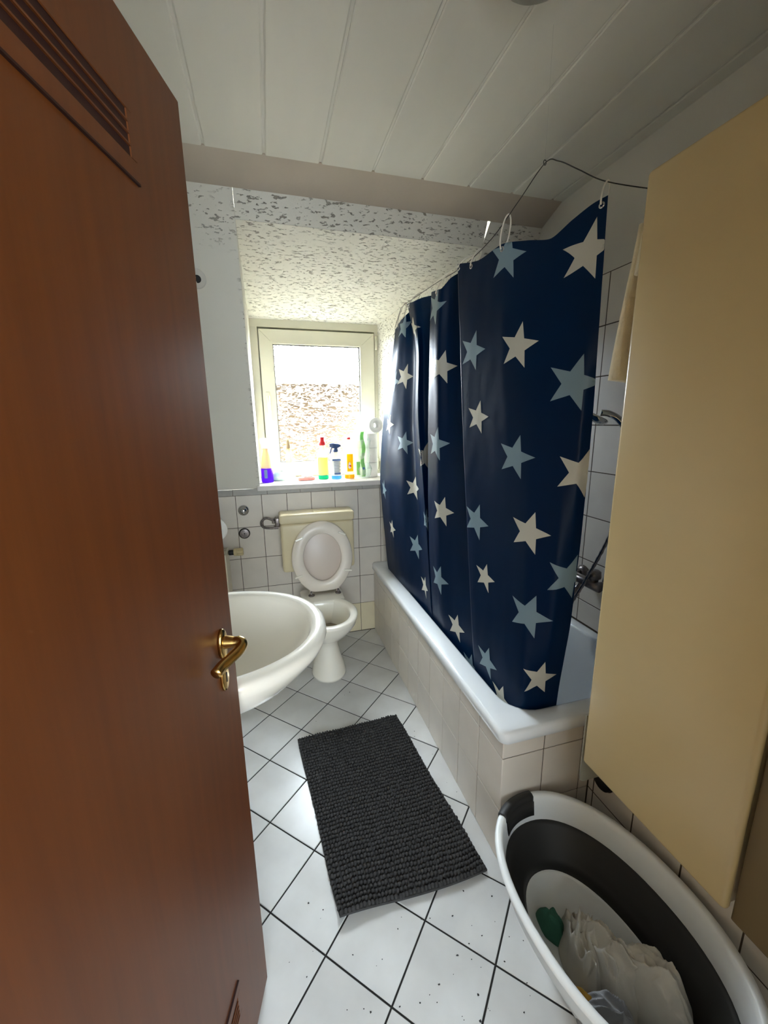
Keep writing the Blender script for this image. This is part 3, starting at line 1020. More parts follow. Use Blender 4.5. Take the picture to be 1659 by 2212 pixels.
mesh('valve_body', join(lathe([(.012, 0), (.016, .006), (.016, .028), (.013, .032)], (RX1 + .004, 2.485, .678), 16, (1, 0, 0))), 'black', rd)
tv = mesh('thermostat_head', lathe([(.020, 0), (.023, .004), (.023, .016), (.020, .018), (.021, .05), (.018, .055)], (RX1 + .034, 2.485, .678), 20, (1, 0, 0)), 'valve', rd, True)
for k in range(10):
    a = 2 * math.pi * k / 10
    mesh('ridge', xf(box((.02, -.002, .0195), (.052, .002, .0235)), Matrix.Translation((RX1 + .034, 2.485, .678)) @ Matrix.Rotation(a, 4, 'X')), 'valve', tv)


def roll(t, c, axis, r=.053, h=.098, core=.021, mat='paper'):
    n = 36
    rings = []
    for rr, z in ((core, -h / 2), (r - .003, -h / 2), (r, -h / 2 + .003), (r, h / 2 - .003), (r - .003, h / 2), (core, h / 2), (core, -h / 2)):
        rings.append([(rr * math.cos(2 * math.pi * i / n), rr * math.sin(2 * math.pi * i / n), z) for i in range(n)])
    m = Matrix.Translation(Vector(c)) @ Vector((0, 0, 1)).rotation_difference(Vector(axis)).to_matrix().to_4x4()
    return xf(loft(rings, False, False), m)


th = thing('toilet_roll', 'white toilet roll on a wall holder, half hidden by the brown door', 'toilet roll', (-.36, 2.40, .86))
mesh('paper', roll(th, (-.328, 2.40, .855), (.30, -1, -.12), .062, .10, .034), 'paper', th, True)
mesh('holder', join(tube([(-.328, 2.40, .855), (-.36, 2.54, .87)], .008, 10), lathe([(.022, 0), (.022, .008)], (-.362, YB - .001, .872), 16, (0, -1, 0))), 'chrome', th, True)

# round cable outlet on the sloping wall
co = thing('cable_outlet', 'round white cable cover with a dark hole on the sloping wall', 'cable cover', (-.262, ys(2.05), 2.05))
sn = Vector((0, -1, -.4826)).normalized()
cp = Vector((-.250, ys(2.05), 2.05)) + sn * .0
mesh('plate', lathe([(.040, 0), (.040, .004), (.034, .007), (.02, .008)], cp, 32, sn), 'paint', co, True)
mesh('hole', lathe([(.016, .006), (.016, .0085)], cp + Vector((.004, 0, 0)), 20, sn), 'black', co)
mesh('cable_end', tube(spline([cp + sn * .008 + Vector((-.004, 0, .008)), cp + sn * .022 + Vector((-.006, 0, 0)), cp + sn * .018 + Vector((0, 0, -.018))], 5), .0045, 8), 'ring', co, True)

# ceiling lamp just reaching into the picture
cl = thing('ceiling_lamp', 'round grey-rimmed ceiling lamp at the top edge of the picture', 'lamp', (.607, .915, ZC))
mesh('rim', lathe([(.11, .004), (.115, -.03), (.105, -.04)], (.607, .915, ZC), 40), 'gasket', cl, True)
mesh('shade', lathe([(.10, -.035), (.085, -.062), (.04, -.078), (.002, -.08)], (.607, .915, ZC), 40), 'milky', cl, True)

# ================================================================== SHOWER CURTAIN
# fabric control net: seven heights by twenty-two folds, metres
GRID = np.array([[[0.75,2.388,1.951],[0.725,2.209,1.959],[0.735,2.154,1.974],[0.76,2.175,1.998],[0.722,2.095,2.009],[0.715,1.993,1.993],[0.74,1.935,1.997],[0.77,1.851,1.99],[0.718,1.767,1.972],[0.71,1.683,1.957],[0.716,1.65,1.955],[0.745,1.631,1.988],[0.785,1.6,2.011],[0.715,1.507,1.991],[0.712,1.475,1.984],[0.728,1.37,1.961],[0.745,1.256,1.968],[0.775,1.166,1.947],[0.805,1.099,1.929],[0.835,1.056,1.96],[0.858,1.009,1.98],[0.872,0.973,1.985]],[[0.745,2.45,1.78],[0.712,2.253,1.78],[0.735,2.178,1.78],[0.765,2.101,1.78],[0.722,1.964,1.78],[0.712,1.905,1.78],[0.745,1.924,1.78],[0.775,1.866,1.78],[0.712,1.767,1.78],[0.704,1.696,1.78],[0.71,1.656,1.78],[0.745,1.638,1.78],[0.785,1.58,1.78],[0.71,1.469,1.78],[0.705,1.44,1.78],[0.722,1.342,1.78],[0.742,1.231,1.78],[0.77,1.141,1.78],[0.8,1.076,1.78],[0.83,1.033,1.78],[0.852,0.99,1.78],[0.866,0.958,1.78]],[[0.705,2.508,1.43],[0.69,2.325,1.43],[0.725,2.198,1.43],[0.765,2.119,1.43],[0.722,1.966,1.43],[0.712,1.899,1.43],[0.745,1.91,1.43],[0.775,1.881,1.43],[0.712,1.773,1.43],[0.704,1.688,1.43],[0.708,1.641,1.43],[0.745,1.61,1.43],[0.785,1.545,1.43],[0.71,1.423,1.43],[0.705,1.395,1.43],[0.722,1.302,1.43],[0.74,1.189,1.43],[0.765,1.101,1.43],[0.795,1.041,1.43],[0.822,0.999,1.43],[0.842,0.961,1.43],[0.874,0.955,1.43]],[[0.68,2.512,1.1],[0.665,2.28,1.1],[0.69,2.095,1.1],[0.74,1.996,1.1],[0.715,1.85,1.1],[0.708,1.807,1.1],[0.735,1.838,1.1],[0.765,1.84,1.1],[0.712,1.763,1.1],[0.704,1.676,1.1],[0.708,1.627,1.1],[0.74,1.572,1.1],[0.775,1.478,1.1],[0.71,1.371,1.1],[0.705,1.338,1.1],[0.72,1.252,1.1],[0.738,1.15,1.1],[0.758,1.066,1.1],[0.79,1.018,1.1],[0.815,0.978,1.1],[0.849,0.961,1.1],[0.881,0.962,1.1]],[[0.672,2.409,0.8],[0.665,2.195,0.8],[0.685,2.041,0.8],[0.725,1.895,0.8],[0.712,1.778,0.8],[0.708,1.744,0.8],[0.73,1.768,0.8],[0.755,1.781,0.8],[0.712,1.742,0.8],[0.706,1.653,0.8],[0.71,1.604,0.8],[0.738,1.532,0.8],[0.765,1.405,0.8],[0.712,1.323,0.8],[0.708,1.293,0.8],[0.72,1.207,0.8],[0.734,1.109,0.8],[0.75,1.032,0.8],[0.782,0.996,0.8],[0.81,0.97,0.8],[0.853,0.972,0.8],[0.881,0.973,0.8]],[[0.68,2.362,0.56],[0.68,2.174,0.56],[0.69,2.017,0.56],[0.72,1.837,0.56],[0.712,1.734,0.56],[0.708,1.7,0.56],[0.725,1.712,0.56],[0.745,1.725,0.56],[0.715,1.712,0.56],[0.71,1.625,0.56],[0.712,1.571,0.56],[0.735,1.489,0.56],[0.752,1.331,0.56],[0.714,1.283,0.56],[0.712,1.253,0.56],[0.72,1.168,0.56],[0.728,1.071,0.56],[0.742,1.001,0.56],[0.788,0.997,0.56],[0.833,0.999,0.56],[0.87,1.001,0.56],[0.884,1.0,0.56]],[[0.724,2.462,0.43],[0.724,2.259,0.43],[0.724,2.066,0.43],[0.725,1.82,0.43],[0.724,1.729,0.43],[0.724,1.705,0.43],[0.725,1.678,0.43],[0.74,1.684,0.43],[0.724,1.699,0.43],[0.724,1.625,0.43],[0.724,1.566,0.43],[0.73,1.447,0.43],[0.745,1.286,0.43],[0.724,1.269,0.43],[0.724,1.24,0.43],[0.724,1.144,0.43],[0.728,1.047,0.43],[0.759,1.013,0.43],[0.808,1.015,0.43],[0.85,1.017,0.43],[0.881,1.019,0.43],[0.894,1.018,0.43]]])
# printed stars: fold coordinate, height coordinate, colour, radius in metres
STARS = [(19.8, 0.6, 'W', 0.078), (16.2, 0.25, 'B', 0.075), (14.6, 1.35, 'B', 0.07), (16.6, 1.4, 'W', 0.072), (19.4, 1.7, 'B', 0.08), (14.8, 1.95, 'W', 0.06), (16.5, 2.35, 'B', 0.072), (20.3, 2.45, 'W', 0.075), (14.5, 3.1, 'B', 0.07), (17.2, 3.05, 'W', 0.07), (20.0, 3.45, 'B', 0.075), (14.9, 3.7, 'W', 0.055), (17.3, 3.9, 'B', 0.075), (14.8, 4.95, 'B', 0.062), (18.3, 4.75, 'W', 0.066), (11.1, 5.05, 'W', 0.062), (1.6, 0.3, 'B', 0.06), (4.3, 0.6, 'W', 0.07), (8.8, 0.4, 'B', 0.075), (10.3, 1.4, 'W', 0.07), (2.1, 1.35, 'W', 0.068), (1.1, 1.4, 'B', 0.06), (1.0, 2.05, 'W', 0.06), (2.2, 2.35, 'B', 0.068), (5.9, 2.5, 'W', 0.075), (9.5, 2.3, 'B', 0.075), (0.5, 3.25, 'B', 0.066), (2.8, 3.05, 'W', 0.066), (10.3, 3.2, 'W', 0.068), (1.0, 3.9, 'W', 0.055), (2.7, 4.05, 'B', 0.068), (5.2, 3.45, 'B', 0.06), (9.6, 4.3, 'B', 0.07), (3.3, 4.75, 'W', 0.06), (11.6, 5.9, 'B', 0.06), (15.6, 5.6, 'W', 0.06)]
GM, GN = GRID.shape[:2]


def crom(P, t):
    n = len(P)
    t = min(max(t, 0.0), n - 1 - 1e-9)
    i = int(t)
    x = t - i
    p1, p2 = P[i], P[i + 1]
    p0 = P[i - 1] if i > 0 else 2 * p1 - p2
    p3 = P[i + 2] if i + 2 < n else 2 * p2 - p1
    a = 0.38
    return (2 * x ** 3 - 3 * x ** 2 + 1) * p1 + (x ** 3 - 2 * x ** 2 + x) * a * (p2 - p0) + (-2 * x ** 3 + 3 * x ** 2) * p2 + (x ** 3 - x ** 2) * a * (p3 - p1)


def cloth_at(c, r):
    P = crom([crom(GRID[i], c) for i in range(GM)], r)
    w = 0.0022 * noise.noise(Vector((P[1] * 9, P[2] * 4, 3.1))) + 0.0012 * noise.noise(Vector((P[1] * 26, P[2] * 9, 9.0)))
    return Vector((P[0] - w, P[1] - w * .4, P[2]))


NC, NR = 210, 84
cur = thing('shower_curtain', 'navy blue shower curtain printed with pale stars, hung round the tub', 'shower curtain', (.75, 1.6, .43))
cv = [cloth_at(c * (GN - 1) / NC, r * (GM - 1) / NR) for r in range(NR + 1) for c in range(NC + 1)]
cf = [(r * (NC + 1) + c, r * (NC + 1) + c + 1, (r + 1) * (NC + 1) + c + 1, (r + 1) * (NC + 1) + c) for r in range(NR) for c in range(NC)]
fab = mesh('fabric', (cv, cf), 'navy', cur, True)


def star_mesh(c0, r0, rad, rot):
    cs = np.linspace(max(0, c0 - 5), min(GN - 1, c0 + 5), 161)
    pr = np.array([cloth_at(c, r0) for c in cs])
    L = np.concatenate([[0], np.cumsum(np.linalg.norm(np.diff(pr, axis=0), axis=1))])
    L -= np.interp(c0, cs, L)
    rs = np.linspace(max(0, r0 - 1.6), min(GM - 1, r0 + 1.6), 81)
    pc = np.array([cloth_at(c0, r) for r in rs])
    Q = np.concatenate([[0], np.cumsum(np.linalg.norm(np.diff(pc, axis=0), axis=1))])
    Q -= np.interp(r0, rs, Q)
    out = []
    for k in range(10):
        a = rot + math.pi * k / 5
        q = rad if k % 2 == 0 else rad * 0.42
        out.append((q * math.sin(a), -q * math.cos(a)))
    n = 6
    v, f, idx = [], [], {}

    def put(p):
        key = (round(p[0], 6), round(p[1], 6))
        if key not in idx:
            u, w = p
            if True:
                c, r = float(np.interp(u, L, cs)), float(np.interp(w, Q, rs))
                P = cloth_at(c, r)
                dc = cloth_at(min(c + .03, GN - 1), r) - cloth_at(max(c - .03, 0), r)
                dr = cloth_at(c, min(r + .03, GM - 1)) - cloth_at(c, max(r - .03, 0))
                N = dc.cross(dr).normalized()
                idx[key] = len(v)
                v.append(P - N * 0.0012)
        return idx[key]
    for k in range(10):
        a, b = out[k], out[(k + 1) % 10]
        pt = lambda i, j: ((a[0] * i + b[0] * j) / n, (a[1] * i + b[1] * j) / n)
        for i in range(n):
            for j in range(n - i):
                t = [put(pt(i, j)), put(pt(i + 1, j)), put(pt(i, j + 1))]
                if None not in t:
                    f.append(tuple(t))
                if i + j < n - 1:
                    t = [put(pt(i + 1, j)), put(pt(i + 1, j + 1)), put(pt(i, j + 1))]
                    if None not in t:
                        f.append(tuple(t))
    return v, f


for c0, r0, k, rad in STARS:
    mesh('star', star_mesh(c0, r0, rad, math.radians(18 + R3.uniform(-4, 4))), 'star_white' if k == 'W' else 'star_blue', cur, True)

# wire, hook line and carabiner
wire_pts = spline([(.842, 2.69, 2.028), (.800, 2.46, 2.062), (.775, 2.327, 2.062), (.765, 2.044, 2.041), (.762, 1.807, 2.026), (.760, 1.557, 2.006), (.760, 1.350, 2.020),
                   (.760, 1.200, 2.062), (.762, 1.088, 2.099), (.785, 1.062, 2.094), (.830, 1.040, 2.070), (.885, 1.006, 2.034), (.985, .965, 2.010), (1.05, .934, 2.000)], 8)
wr = thing('curtain_wire', 'thin steel curtain wire strung from the window niche round to the wall', 'wire', (.76, 1.6, 2.0))
mesh('wire', tube(wire_pts, .0014, 6), 'wire', wr, True)
mesh('hanger_line', tube([(.762, 1.088, 2.099), (.762, 1.088, ZC - .001)], .00015, 5), 'clear', wr)
mesh('hanger_loop', tube([(.762 + .004 * math.cos(t), 1.088, 2.101 + .006 * math.sin(t)) for t in [2 * math.pi * i / 12 for i in range(12)]], .0012, 6, closed=True), 'wire', wr)
cb = mesh('turnbuckle', join(lathe([(.0045, 0), (.0045, .026)], (.8418, 2.688, 2.024), 12, (.10, .02, -1))), 'ring', wr, True)
mesh('nut', lathe([(.0065, 0), (.0065, .012)], (.8446, 2.6885, 1.998), 12, (.10, .02, -1)), 'black', cb, True)
loopc = Vector((.843, 2.69, 1.972))
mesh('eye_hook', tube([loopc + Vector((.011 * math.cos(t) - .002, 0, .016 * math.sin(t))) for t in [2 * math.pi * i / 16 for i in range(16)]], .0014, 6, closed=True), 'chrome', wr, True)
mesh('wall_hook', tube([loopc + Vector((.006, 0, -.004)), (xc(2.69) + .004, 2.69, 1.966)], .0016, 6), 'chrome', wr, True)
wp = np.array([tuple(p) for p in wire_pts[:-10]])
ring_label = ['at the far end of the curtain by the window', 'second from the window end', 'above the pale fold strip', 'above the dark hollow fold', 'at the light folded edge', 'just behind the light folded edge', 'above the topmost grey-blue star', 'at the near corner of the curtain']
for k, c0 in enumerate((0.6, 4.3, 8.9, 12.0, 13.6, 14.6, 16.0, 20.6)):
    q = cloth_at(c0, .10)
    e = np.abs(wp[:, 1] - q.y) if k < 7 else np.linalg.norm(wp * 0 + np.array([tuple(p) for p in wire_pts[-len(wp):]]) - np.array(tuple(q)), axis=1)
    wpt = Vector(wp[int(np.argmin(e))]) if k < 7 else Vector(wire_pts[-len(wp):][int(np.argmin(e))])
    mid = (q + wpt) / 2
    up_ = (wpt - q)
    hh = up_.length / 2 + .004
    up_.normalize()
    side = Vector((1, .35, 0)) if k % 2 else Vector((1, -.2, 0))
    side = (side - up_ * side.dot(up_)).normalized()
    pts = []
    for i in range(26):
        t = math.radians(-70 + 320 * i / 25)
        pts.append(mid + side * .013 * math.cos(t) + up_ * hh * math.sin(t))
    rg = mesh('curtain_ring', tube(pts, .0024, 8), 'ring', None, True)
    tag(rg, 'open white plastic curtain ring ' + ring_label[k], 'curtain ring', 'curtain rings on the wire')
    N = (cloth_at(c0 + .04, .1) - cloth_at(c0 - .04, .1)).cross(cloth_at(c0, .16) - cloth_at(c0, .04)).normalized()
    mesh('eyelet', lathe([(.004, -.0015), (.008, -.0015), (.008, .002), (.004, .002), (.004, -.0015)], q, 16, N, False), 'chrome', cur, True)

# ================================================================== BOTTLES AND BITS ON THE WINDOW SILL


def lay(name, prof, x, y, mat, parent, n=20, sx=1.0, sy=1.0, smooth=True):
    v, f = lathe(prof, (0, 0, 0), n)
    v = [(x + p[0] * sx, y + p[1] * sy, ZS + p[2]) for p in v]
    return mesh(name, (v, f), mat, parent, smooth)


b = thing('cleaner_bottle', 'tall cream-topped bottle a third full of purple cleaner on the sill', 'bottle', (-.020, 2.70, ZS))
bx, by = -.020, 2.70
lay('liquid', [(.034, .001), (.0375, .006), (.0362, .092), (.001, .093)], bx, by, 'purple', b)
lay('body', [(.0365, .091), (.0362, .095), (.034, .13), (.028, .175), (.020, .20), (.019, .222)], bx, by, 'cream_plastic', b).data.materials[0] = clear_mat('cream_clear_plastic', (246, 226, 190), .55)
lay('collar', [(.022, .215), (.024, .22), (.024, .245), (.020, .248)], bx, by, 'milky', b)
mesh('nozzle', rbox((bx - .030, by - .014, ZS + .246), (bx + .018, by + .014, ZS + .280), .006, 2), 'milky', b, True)
mesh('label', rbox((bx - .018, by - .0375, ZS + .03), (bx + .002, by - .033, ZS + .085), .001, 1), 'labelblue', b)

b = thing('wipes_pack', 'low printed pack of wet wipes beside the purple bottle', 'wipes pack', (.055, 2.76, ZS))
rg = [rrect(.012, .098, 2.735, 2.80, .018, ZS + .001), rrect(.008, .102, 2.73, 2.805, .02, ZS + .012), rrect(.010, .098, 2.732, 2.803, .02, ZS + .040), rrect(.022, .09, 2.74, 2.795, .016, ZS + .058), rrect(.035, .08, 2.75, 2.785, .012, ZS + .064)]
rg = [[(p[0] + .006 * noise.noise(Vector(p) * 40), p[1], p[2] + .006 * noise.noise(Vector(p) * 30)) if i else p for p in r] for i, r in enumerate(rg)]
mesh('pack', loft(rg), 'wipepack', b, True)
mesh('tissue', loft([ell(.075, 2.772, .018, .012, ZS + .058, 14), [(p[0] + .01 * noise.noise(Vector(p) * 90), p[1], p[2] + .012 * noise.noise(Vector(p) * 70)) for p in ell(.08, 2.772, .024, .014, ZS + .080, 14)], ell(.085, 2.77, .006, .004, ZS + .096, 14)]), 'wipe', b, True)

b = thing('nozzle_bottle', 'milky white bottle with a long beige pointed nozzle on the sill', 'bottle', (.122, 2.69, ZS))
lay('body', [(.031, 0), (.033, .004), (.033, .105), (.030, .118), (.020, .125)], .122, 2.69, 'milky', b)
lay('neck', [(.020, .120), (.019, .14), (.017, .205), (.013, .215)], .122, 2.69, 'cream_plastic', b)
lay('nozzle_tip', [(.013, .205), (.012, .235), (.008, .262), (.004, .268)], .122, 2.69, 'towel_tan', b)

b = thing('sponge', 'flat pink sponge with a crumpled white wipe on top', 'sponge', (.228, 2.72, ZS))
bl = [[(p[0], p[1], p[2]) for p in ell(.228, 2.715, .058 * s, .032 * s, ZS + z, 28, 2.6)] for s, z in ((.9, .0005), (1, .005), (.97, .016), (.85, .021))]
mesh('pad', loft(bl), 'pink', b, True)
wv = []
for s, z in ((.75, .020), (.8, .026), (.55, .040), (.2, .05)):
    wv.append([(p[0] + .010 * noise.noise(Vector(p) * 60), p[1] + .01 * noise.noise(Vector(p) * 50 + Vector((5, 0, 0))), max(p[2] + .014 * noise.noise(Vector(p) * 80), ZS + .018)) for p in ell(.236, 2.717, .05 * s, .03 * s, ZS + z, 22)])
mesh('wipe', loft(wv), 'wipe', b)

b = thing('red_cap_bottle', 'clear bottle with a red cap and a little green liquid', 'bottle', (.345, 2.735, ZS))
bx, by = .345, 2.735
lay('liquid', [(.033, .001), (.035, .004), (.035, .026), (.001, .027)], bx, by, 'aqua', b)
lay('body', [(.035, .025), (.035, .028), (.035, .150), (.030, .185), (.016, .222), (.015, .232)], bx, by, 'clear', b)
lay('label', [(.0353, .03), (.0356, .031), (.0356, .145), (.0353, .146)], bx, by, 'clear', b).data.materials[0] = clear_mat('pale_yellow_label', (240, 234, 160), .62)
mesh('side_print', rbox((bx - .036, by - .012, ZS + .05), (bx - .0345, by + .010, ZS + .16), .0005, 1), 'labelgrey', b)
lay('cap', [(.019, .224), (.0215, .228), (.0205, .250), (.016, .252), (.017, .278), (.012, .280)], bx, by, 'red', b)

b = thing('trigger_spray', 'spray bottle with a dark blue trigger and printed blue label', 'bottle', (.430, 2.715, ZS))
bx, by = .430, 2.715
lay('liquid', [(.033, .001), (.035, .004), (.035, .024), (.001, .025)], bx, by, 'skyblue', b, sy=.75)
lay('body', [(.035, .023), (.035, .026), (.035, .140), (.028, .162), (.016, .178), (.014, .19)], bx, by, 'clear', b, sy=.75).data.materials[0] = clear_mat('cream_tinted_clear', (246, 236, 220), .6)
lay('label', [(.0352, .022), (.0357, .023), (.0357, .135), (.0352, .136)], bx, by, 'labelwhite', b, sy=.76)
for k, (z0, z1, x0, x1) in enumerate(((.122, .133, -.028, .028), (.112, .117, -.018, .022), (.100, .104, -.018, .024), (.090, .094, -.018, .020), (.080, .084, -.018, .024), (.070, .074, -.018, .018), (.060, .064, -.018, .024), (.050, .054, -.018, .016), (.030, .044, -.018, .024))):
    mesh('print_line', box((bx + x0, by - .0290, ZS + z0), (bx + x1, by - .0262 + .004 * (abs(x0) > .02), ZS + z1)), 'labelblue' if k in (0, 8) else 'labelgrey', b)
lay('collar', [(.015, .178), (.017, .182), (.017, .198), (.012, .20)], bx, by, 'blue', b)
tg = mesh('trigger_head', join(loft([[(bx - .040, by - .008, ZS + .214), (bx - .040, by + .008, ZS + .214), (bx - .040, by + .008, ZS + .236), (bx - .040, by - .008, ZS + .236)],
                               [(bx - .018, by - .012, ZS + .204), (bx - .018, by + .012, ZS + .204), (bx - .018, by + .012, ZS + .238), (bx - .018, by - .012, ZS + .238)],
                               [(bx + .018, by - .011, ZS + .208), (bx + .018, by + .011, ZS + .208), (bx + .018, by + .011, ZS + .232), (bx + .018, by - .011, ZS + .232)],
                               [(bx + .036, by - .006, ZS + .218), (bx + .036, by + .006, ZS + .218), (bx + .036, by + .006, ZS + .222), (bx + .036, by - .006, ZS + .222)]]), box((bx - .010, by - .01, ZS + .196), (bx + .012, by + .01, ZS + .21))), 'blue', b)
mesh('trigger', tube(spline([(bx - .022, by, ZS + .214), (bx - .030, by, ZS + .200), (bx - .033, by, ZS + .185), (bx - .040, by, ZS + .170)], 4), .0045, 8), 'blue', tg, True)

b = thing('yellow_bottle', 'cream cleaning bottle with a yellow lemon label and red tip', 'bottle', (.518, 2.705, ZS))
bx, by = .518, 2.705
lay('body', [(.031, 0), (.034, .004), (.033, .06), (.030, .13), (.031, .18), (.036, .235), (.034, .252), (.018, .262)], bx, by, 'cream_plastic', b, sy=.7)
lay('liquid_band', [(.0342, .004), (.0346, .006), (.0342, .026), (.0338, .027)], bx, by, 'yellow', b, sy=.71)
mesh('label', rbox((bx - .020, by - .0275, ZS + .048), (bx + .022, by - .019, ZS + .165), .003, 2), 'yellow', b)
lay('label_drop', [(.001, .062), (.011, .075), (.009, .10), (.001, .125)], bx - .003, by - .0265, 'labelwhite', b, sy=.2)
mesh('label_badge', lathe([(.008, 0), (.008, .001)], (bx, by - .0275, ZS + .085), 16, (0, -1, 0)), 'red', b)
lay('tip', [(.012, .258), (.014, .262), (.012, .272), (.006, .276)], bx, by, 'red', b)

b = thing('toilet_roll_pack', 'film-wrapped pack of toilet rolls with green print by the window frame', 'toilet roll pack', (.645, 2.76, ZS))
for (rx, ry) in ((.672, 2.735), (.600, 2.80)):
    for k in range(3):
        mesh('roll', roll(b, (rx, ry, ZS + .050 + k * .0995), (0, 0, 1), .050, .097), 'paper', b, True)
fr = []
for s, z in ((.96, .002), (1.0, .02), (1.04, .06), (.97, .10), (1.04, .15), (.96, .20), (1.03, .25), (.9, .297), (.36, .340), (.30, .39), (.27, .415), (.38, .44)):
    row = []
    for i in range(40):
        t = 2 * math.pi * i / 40
        ca, sa = math.cos(t), math.sin(t)
        p = Vector((.637 + s * .083 * math.copysign(abs(ca) ** .75, ca) - .2 * max(0, z - .29), 2.768 + s * .082 * math.copysign(abs(sa) ** .75, sa), ZS + z))
        kz = .004 + .022 * max(0, min(1, (z - .27) / .12))
        p += Vector((ca, sa, .3)) * kz * noise.noise(p * 55)
        row.append(p)
    fr.append(row)
mesh('film', loft(fr, True, False), 'film', b)
mesh('green_stripe', loft([[(.598 + .006 * math.sin(z * 40), 2.688 + .004 * math.sin(z * 60), ZS + z), (.622 + .006 * math.sin(z * 40), 2.684 + .003 * math.sin(z * 50), ZS + z), (.622 + .006 * math.sin(z * 40), 2.687, ZS + z), (.598 + .006 * math.sin(z * 40), 2.691, ZS + z)] for z in [.01 + .025 * i for i in range(13)]]), 'labelgreen', b)
mesh('green_patch', loft([[(.566, 2.70, ZS + z), (.590, 2.692, ZS + z), (.590, 2.695, ZS + z), (.566, 2.703, ZS + z)] for z in (.02, .06, .11)]), 'labelgreen', b)
mesh('badge', lathe([(.009, 0), (.009, .002)], (.612, 2.684, ZS + .065), 18, (0, -1, 0)), 'labelblue', b)
lr = tag(mesh('loose_toilet_roll', roll(None, (.702, 2.74, ZS + .3505), (.06, -1, 0), .050, .098, .018), 'paper', None, True), 'loose white toilet roll lying on top of the wrapped pack', 'toilet roll')

# ================================================================== CABINETS, TOWEL
cbn = thing('tall_cabinet', 'tall beige wall cabinet with rounded edges hanging beside the tub', 'cabinet', (.88, .6, .476))
mesh('door_panel', rbox((.800, .407, .476), (.822, .790, 1.934), .0105, 5), 'beige', cbn, True)
mesh('carcass', rbox((.8225, .413, .482), (XN - .001, .785, 1.928), .002, 1), 'beige_edge', cbn)
ac = [(.806, .795, .62), (.806, .795, .412)] + [(.806 + .016 * (1 - math.cos(a)), .795, .412 - .016 * math.sin(a)) for a in [math.radians(15 * i) for i in range(1, 7)]] + [(.905, .795, .396), (.905, .795, .62)]
mesh('splash_panel', slab(ac, (0, -1, 0), .004), 'acrylic', cbn, label='smoky see-through panel')
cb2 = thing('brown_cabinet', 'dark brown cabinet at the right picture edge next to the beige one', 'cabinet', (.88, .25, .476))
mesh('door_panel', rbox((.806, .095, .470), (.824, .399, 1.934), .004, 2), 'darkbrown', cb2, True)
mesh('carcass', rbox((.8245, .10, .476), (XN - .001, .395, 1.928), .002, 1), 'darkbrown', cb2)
pc = thing('pipe_cap', 'round black rubber pipe cap on the wall under the beige cabinet', 'pipe cap', (XN, .863, .285))
mesh('cap', lathe([(.034, 0), (.034, .014), (.030, .018), (.001, .019)], (XN - .001, .866, .285), 28, (-1, 0, 0)), 'black', pc, True)
mesh('seal', lathe([(.037, 0), (.037, .004), (.033, .005)], (XN - .001, .866, .285), 28, (-1, 0, 0)), 'black', pc, True)

tw = thing('towel', 'cream towel hanging folded behind the beige cabinet edge', 'towel', (.87, .83, 1.51))


def hang(name, mat, x0t, x0b, zt_, zb_, y, th_, sd):
    rings = []
    for i in range(13):
        s = i / 12
        z = zt_ + (zb_ - zt_) * s
        xa = x0t + (x0b - x0t) * s ** 1.1
        row = []
        for k in range(28):
            a = 2 * math.pi * k / 28
            ca, sa = math.cos(a), math.sin(a)
            x = (xa + .965) / 2 + (.965 - xa) / 2 * math.copysign(abs(ca) ** .5, ca)
            yy = y + th_ * (.6 + .4 * s) * math.copysign(abs(sa) ** .7, sa) + .006 * math.sin(x * 70 + sd) * s
            row.append((x, yy, z + .004 * math.sin(x * 40 + sd)))
        rings.append(row)
    return mesh(name, loft(rings), mat, tw, True)


hang('outer_fold', 'towel', .846, .806, 1.86, 1.520, .838, .016, 0)
hang('inner_fold', 'towel_tan', .850, .824, 1.845, 1.585, .812, .009, 2)
hang('upper_fold', 'towel', .838, .822, 1.868, 1.752, .816, .0145, 4)
mesh('hook', join(rbox((.92, .7855, 1.83), (.96, .79, 1.89), .002, 1), tube([(.94, .79, 1.875), (.94, .842, 1.87)], .006, 10)), 'chrome', tw)

# ================================================================== BATH MAT
mt = thing('bath_mat', 'charcoal grey ribbed chenille bath mat on the floor tiles', 'bath mat', (.31, 1.28, 0))
A, B, Cc, Dd = Vector((.104, .900)), Vector((.586, .907)), Vector((.516, 1.671)), Vector((.035, 1.649))


def mp_(u, v):
    p = (1 - u) * (1 - v) * A + u * (1 - v) * B + u * v * Cc + (1 - u) * v * Dd
    z = .0125 * max(0, 1 - u * 2.6) * max(0, 1 - v * 9) ** 1.5 + .003 * max(0, 1 - v * 14)
    return Vector((p.x + .004 * math.sin(v * 9) * (u - .5), p.y + .006 * math.sin(u * 5 + 1) * (1 - v), z))


bv, bf = [], []
nu, nv = 24, 36
for lay_, dz in ((0, .001), (1, .009)):
    for j in range(nv + 1):
        for i in range(nu + 1):
            q = mp_(i / nu, j / nv)
            bv.append((q.x, q.y, q.z + dz))
o1 = (nu + 1) * (nv + 1)
for j in range(nv):
    for i in range(nu):
        a = j * (nu + 1) + i
        bf.append((a, a + nu + 1, a + nu + 2, a + 1))
        bf.append((o1 + a, o1 + a + 1, o1 + a + nu + 2, o1 + a + nu + 1))
for i in range(nu):
    bf.append((i, i + 1, o1 + i + 1, o1 + i))
    k = nv * (nu + 1)
    bf.append((k + i + 1, k + i, o1 + k + i, o1 + k + i + 1))
for j in range(nv):
    a = j * (nu + 1)
    bf.append((a + nu + 1, a, o1 + a, o1 + a + nu + 1))
    a += nu
    bf.append((a, a + nu + 1, o1 + a + nu + 1, o1 + a))
mesh('backing', (bv, bf), 'mat', mt)
nb, nf = [], []
rows, per = 47, 40
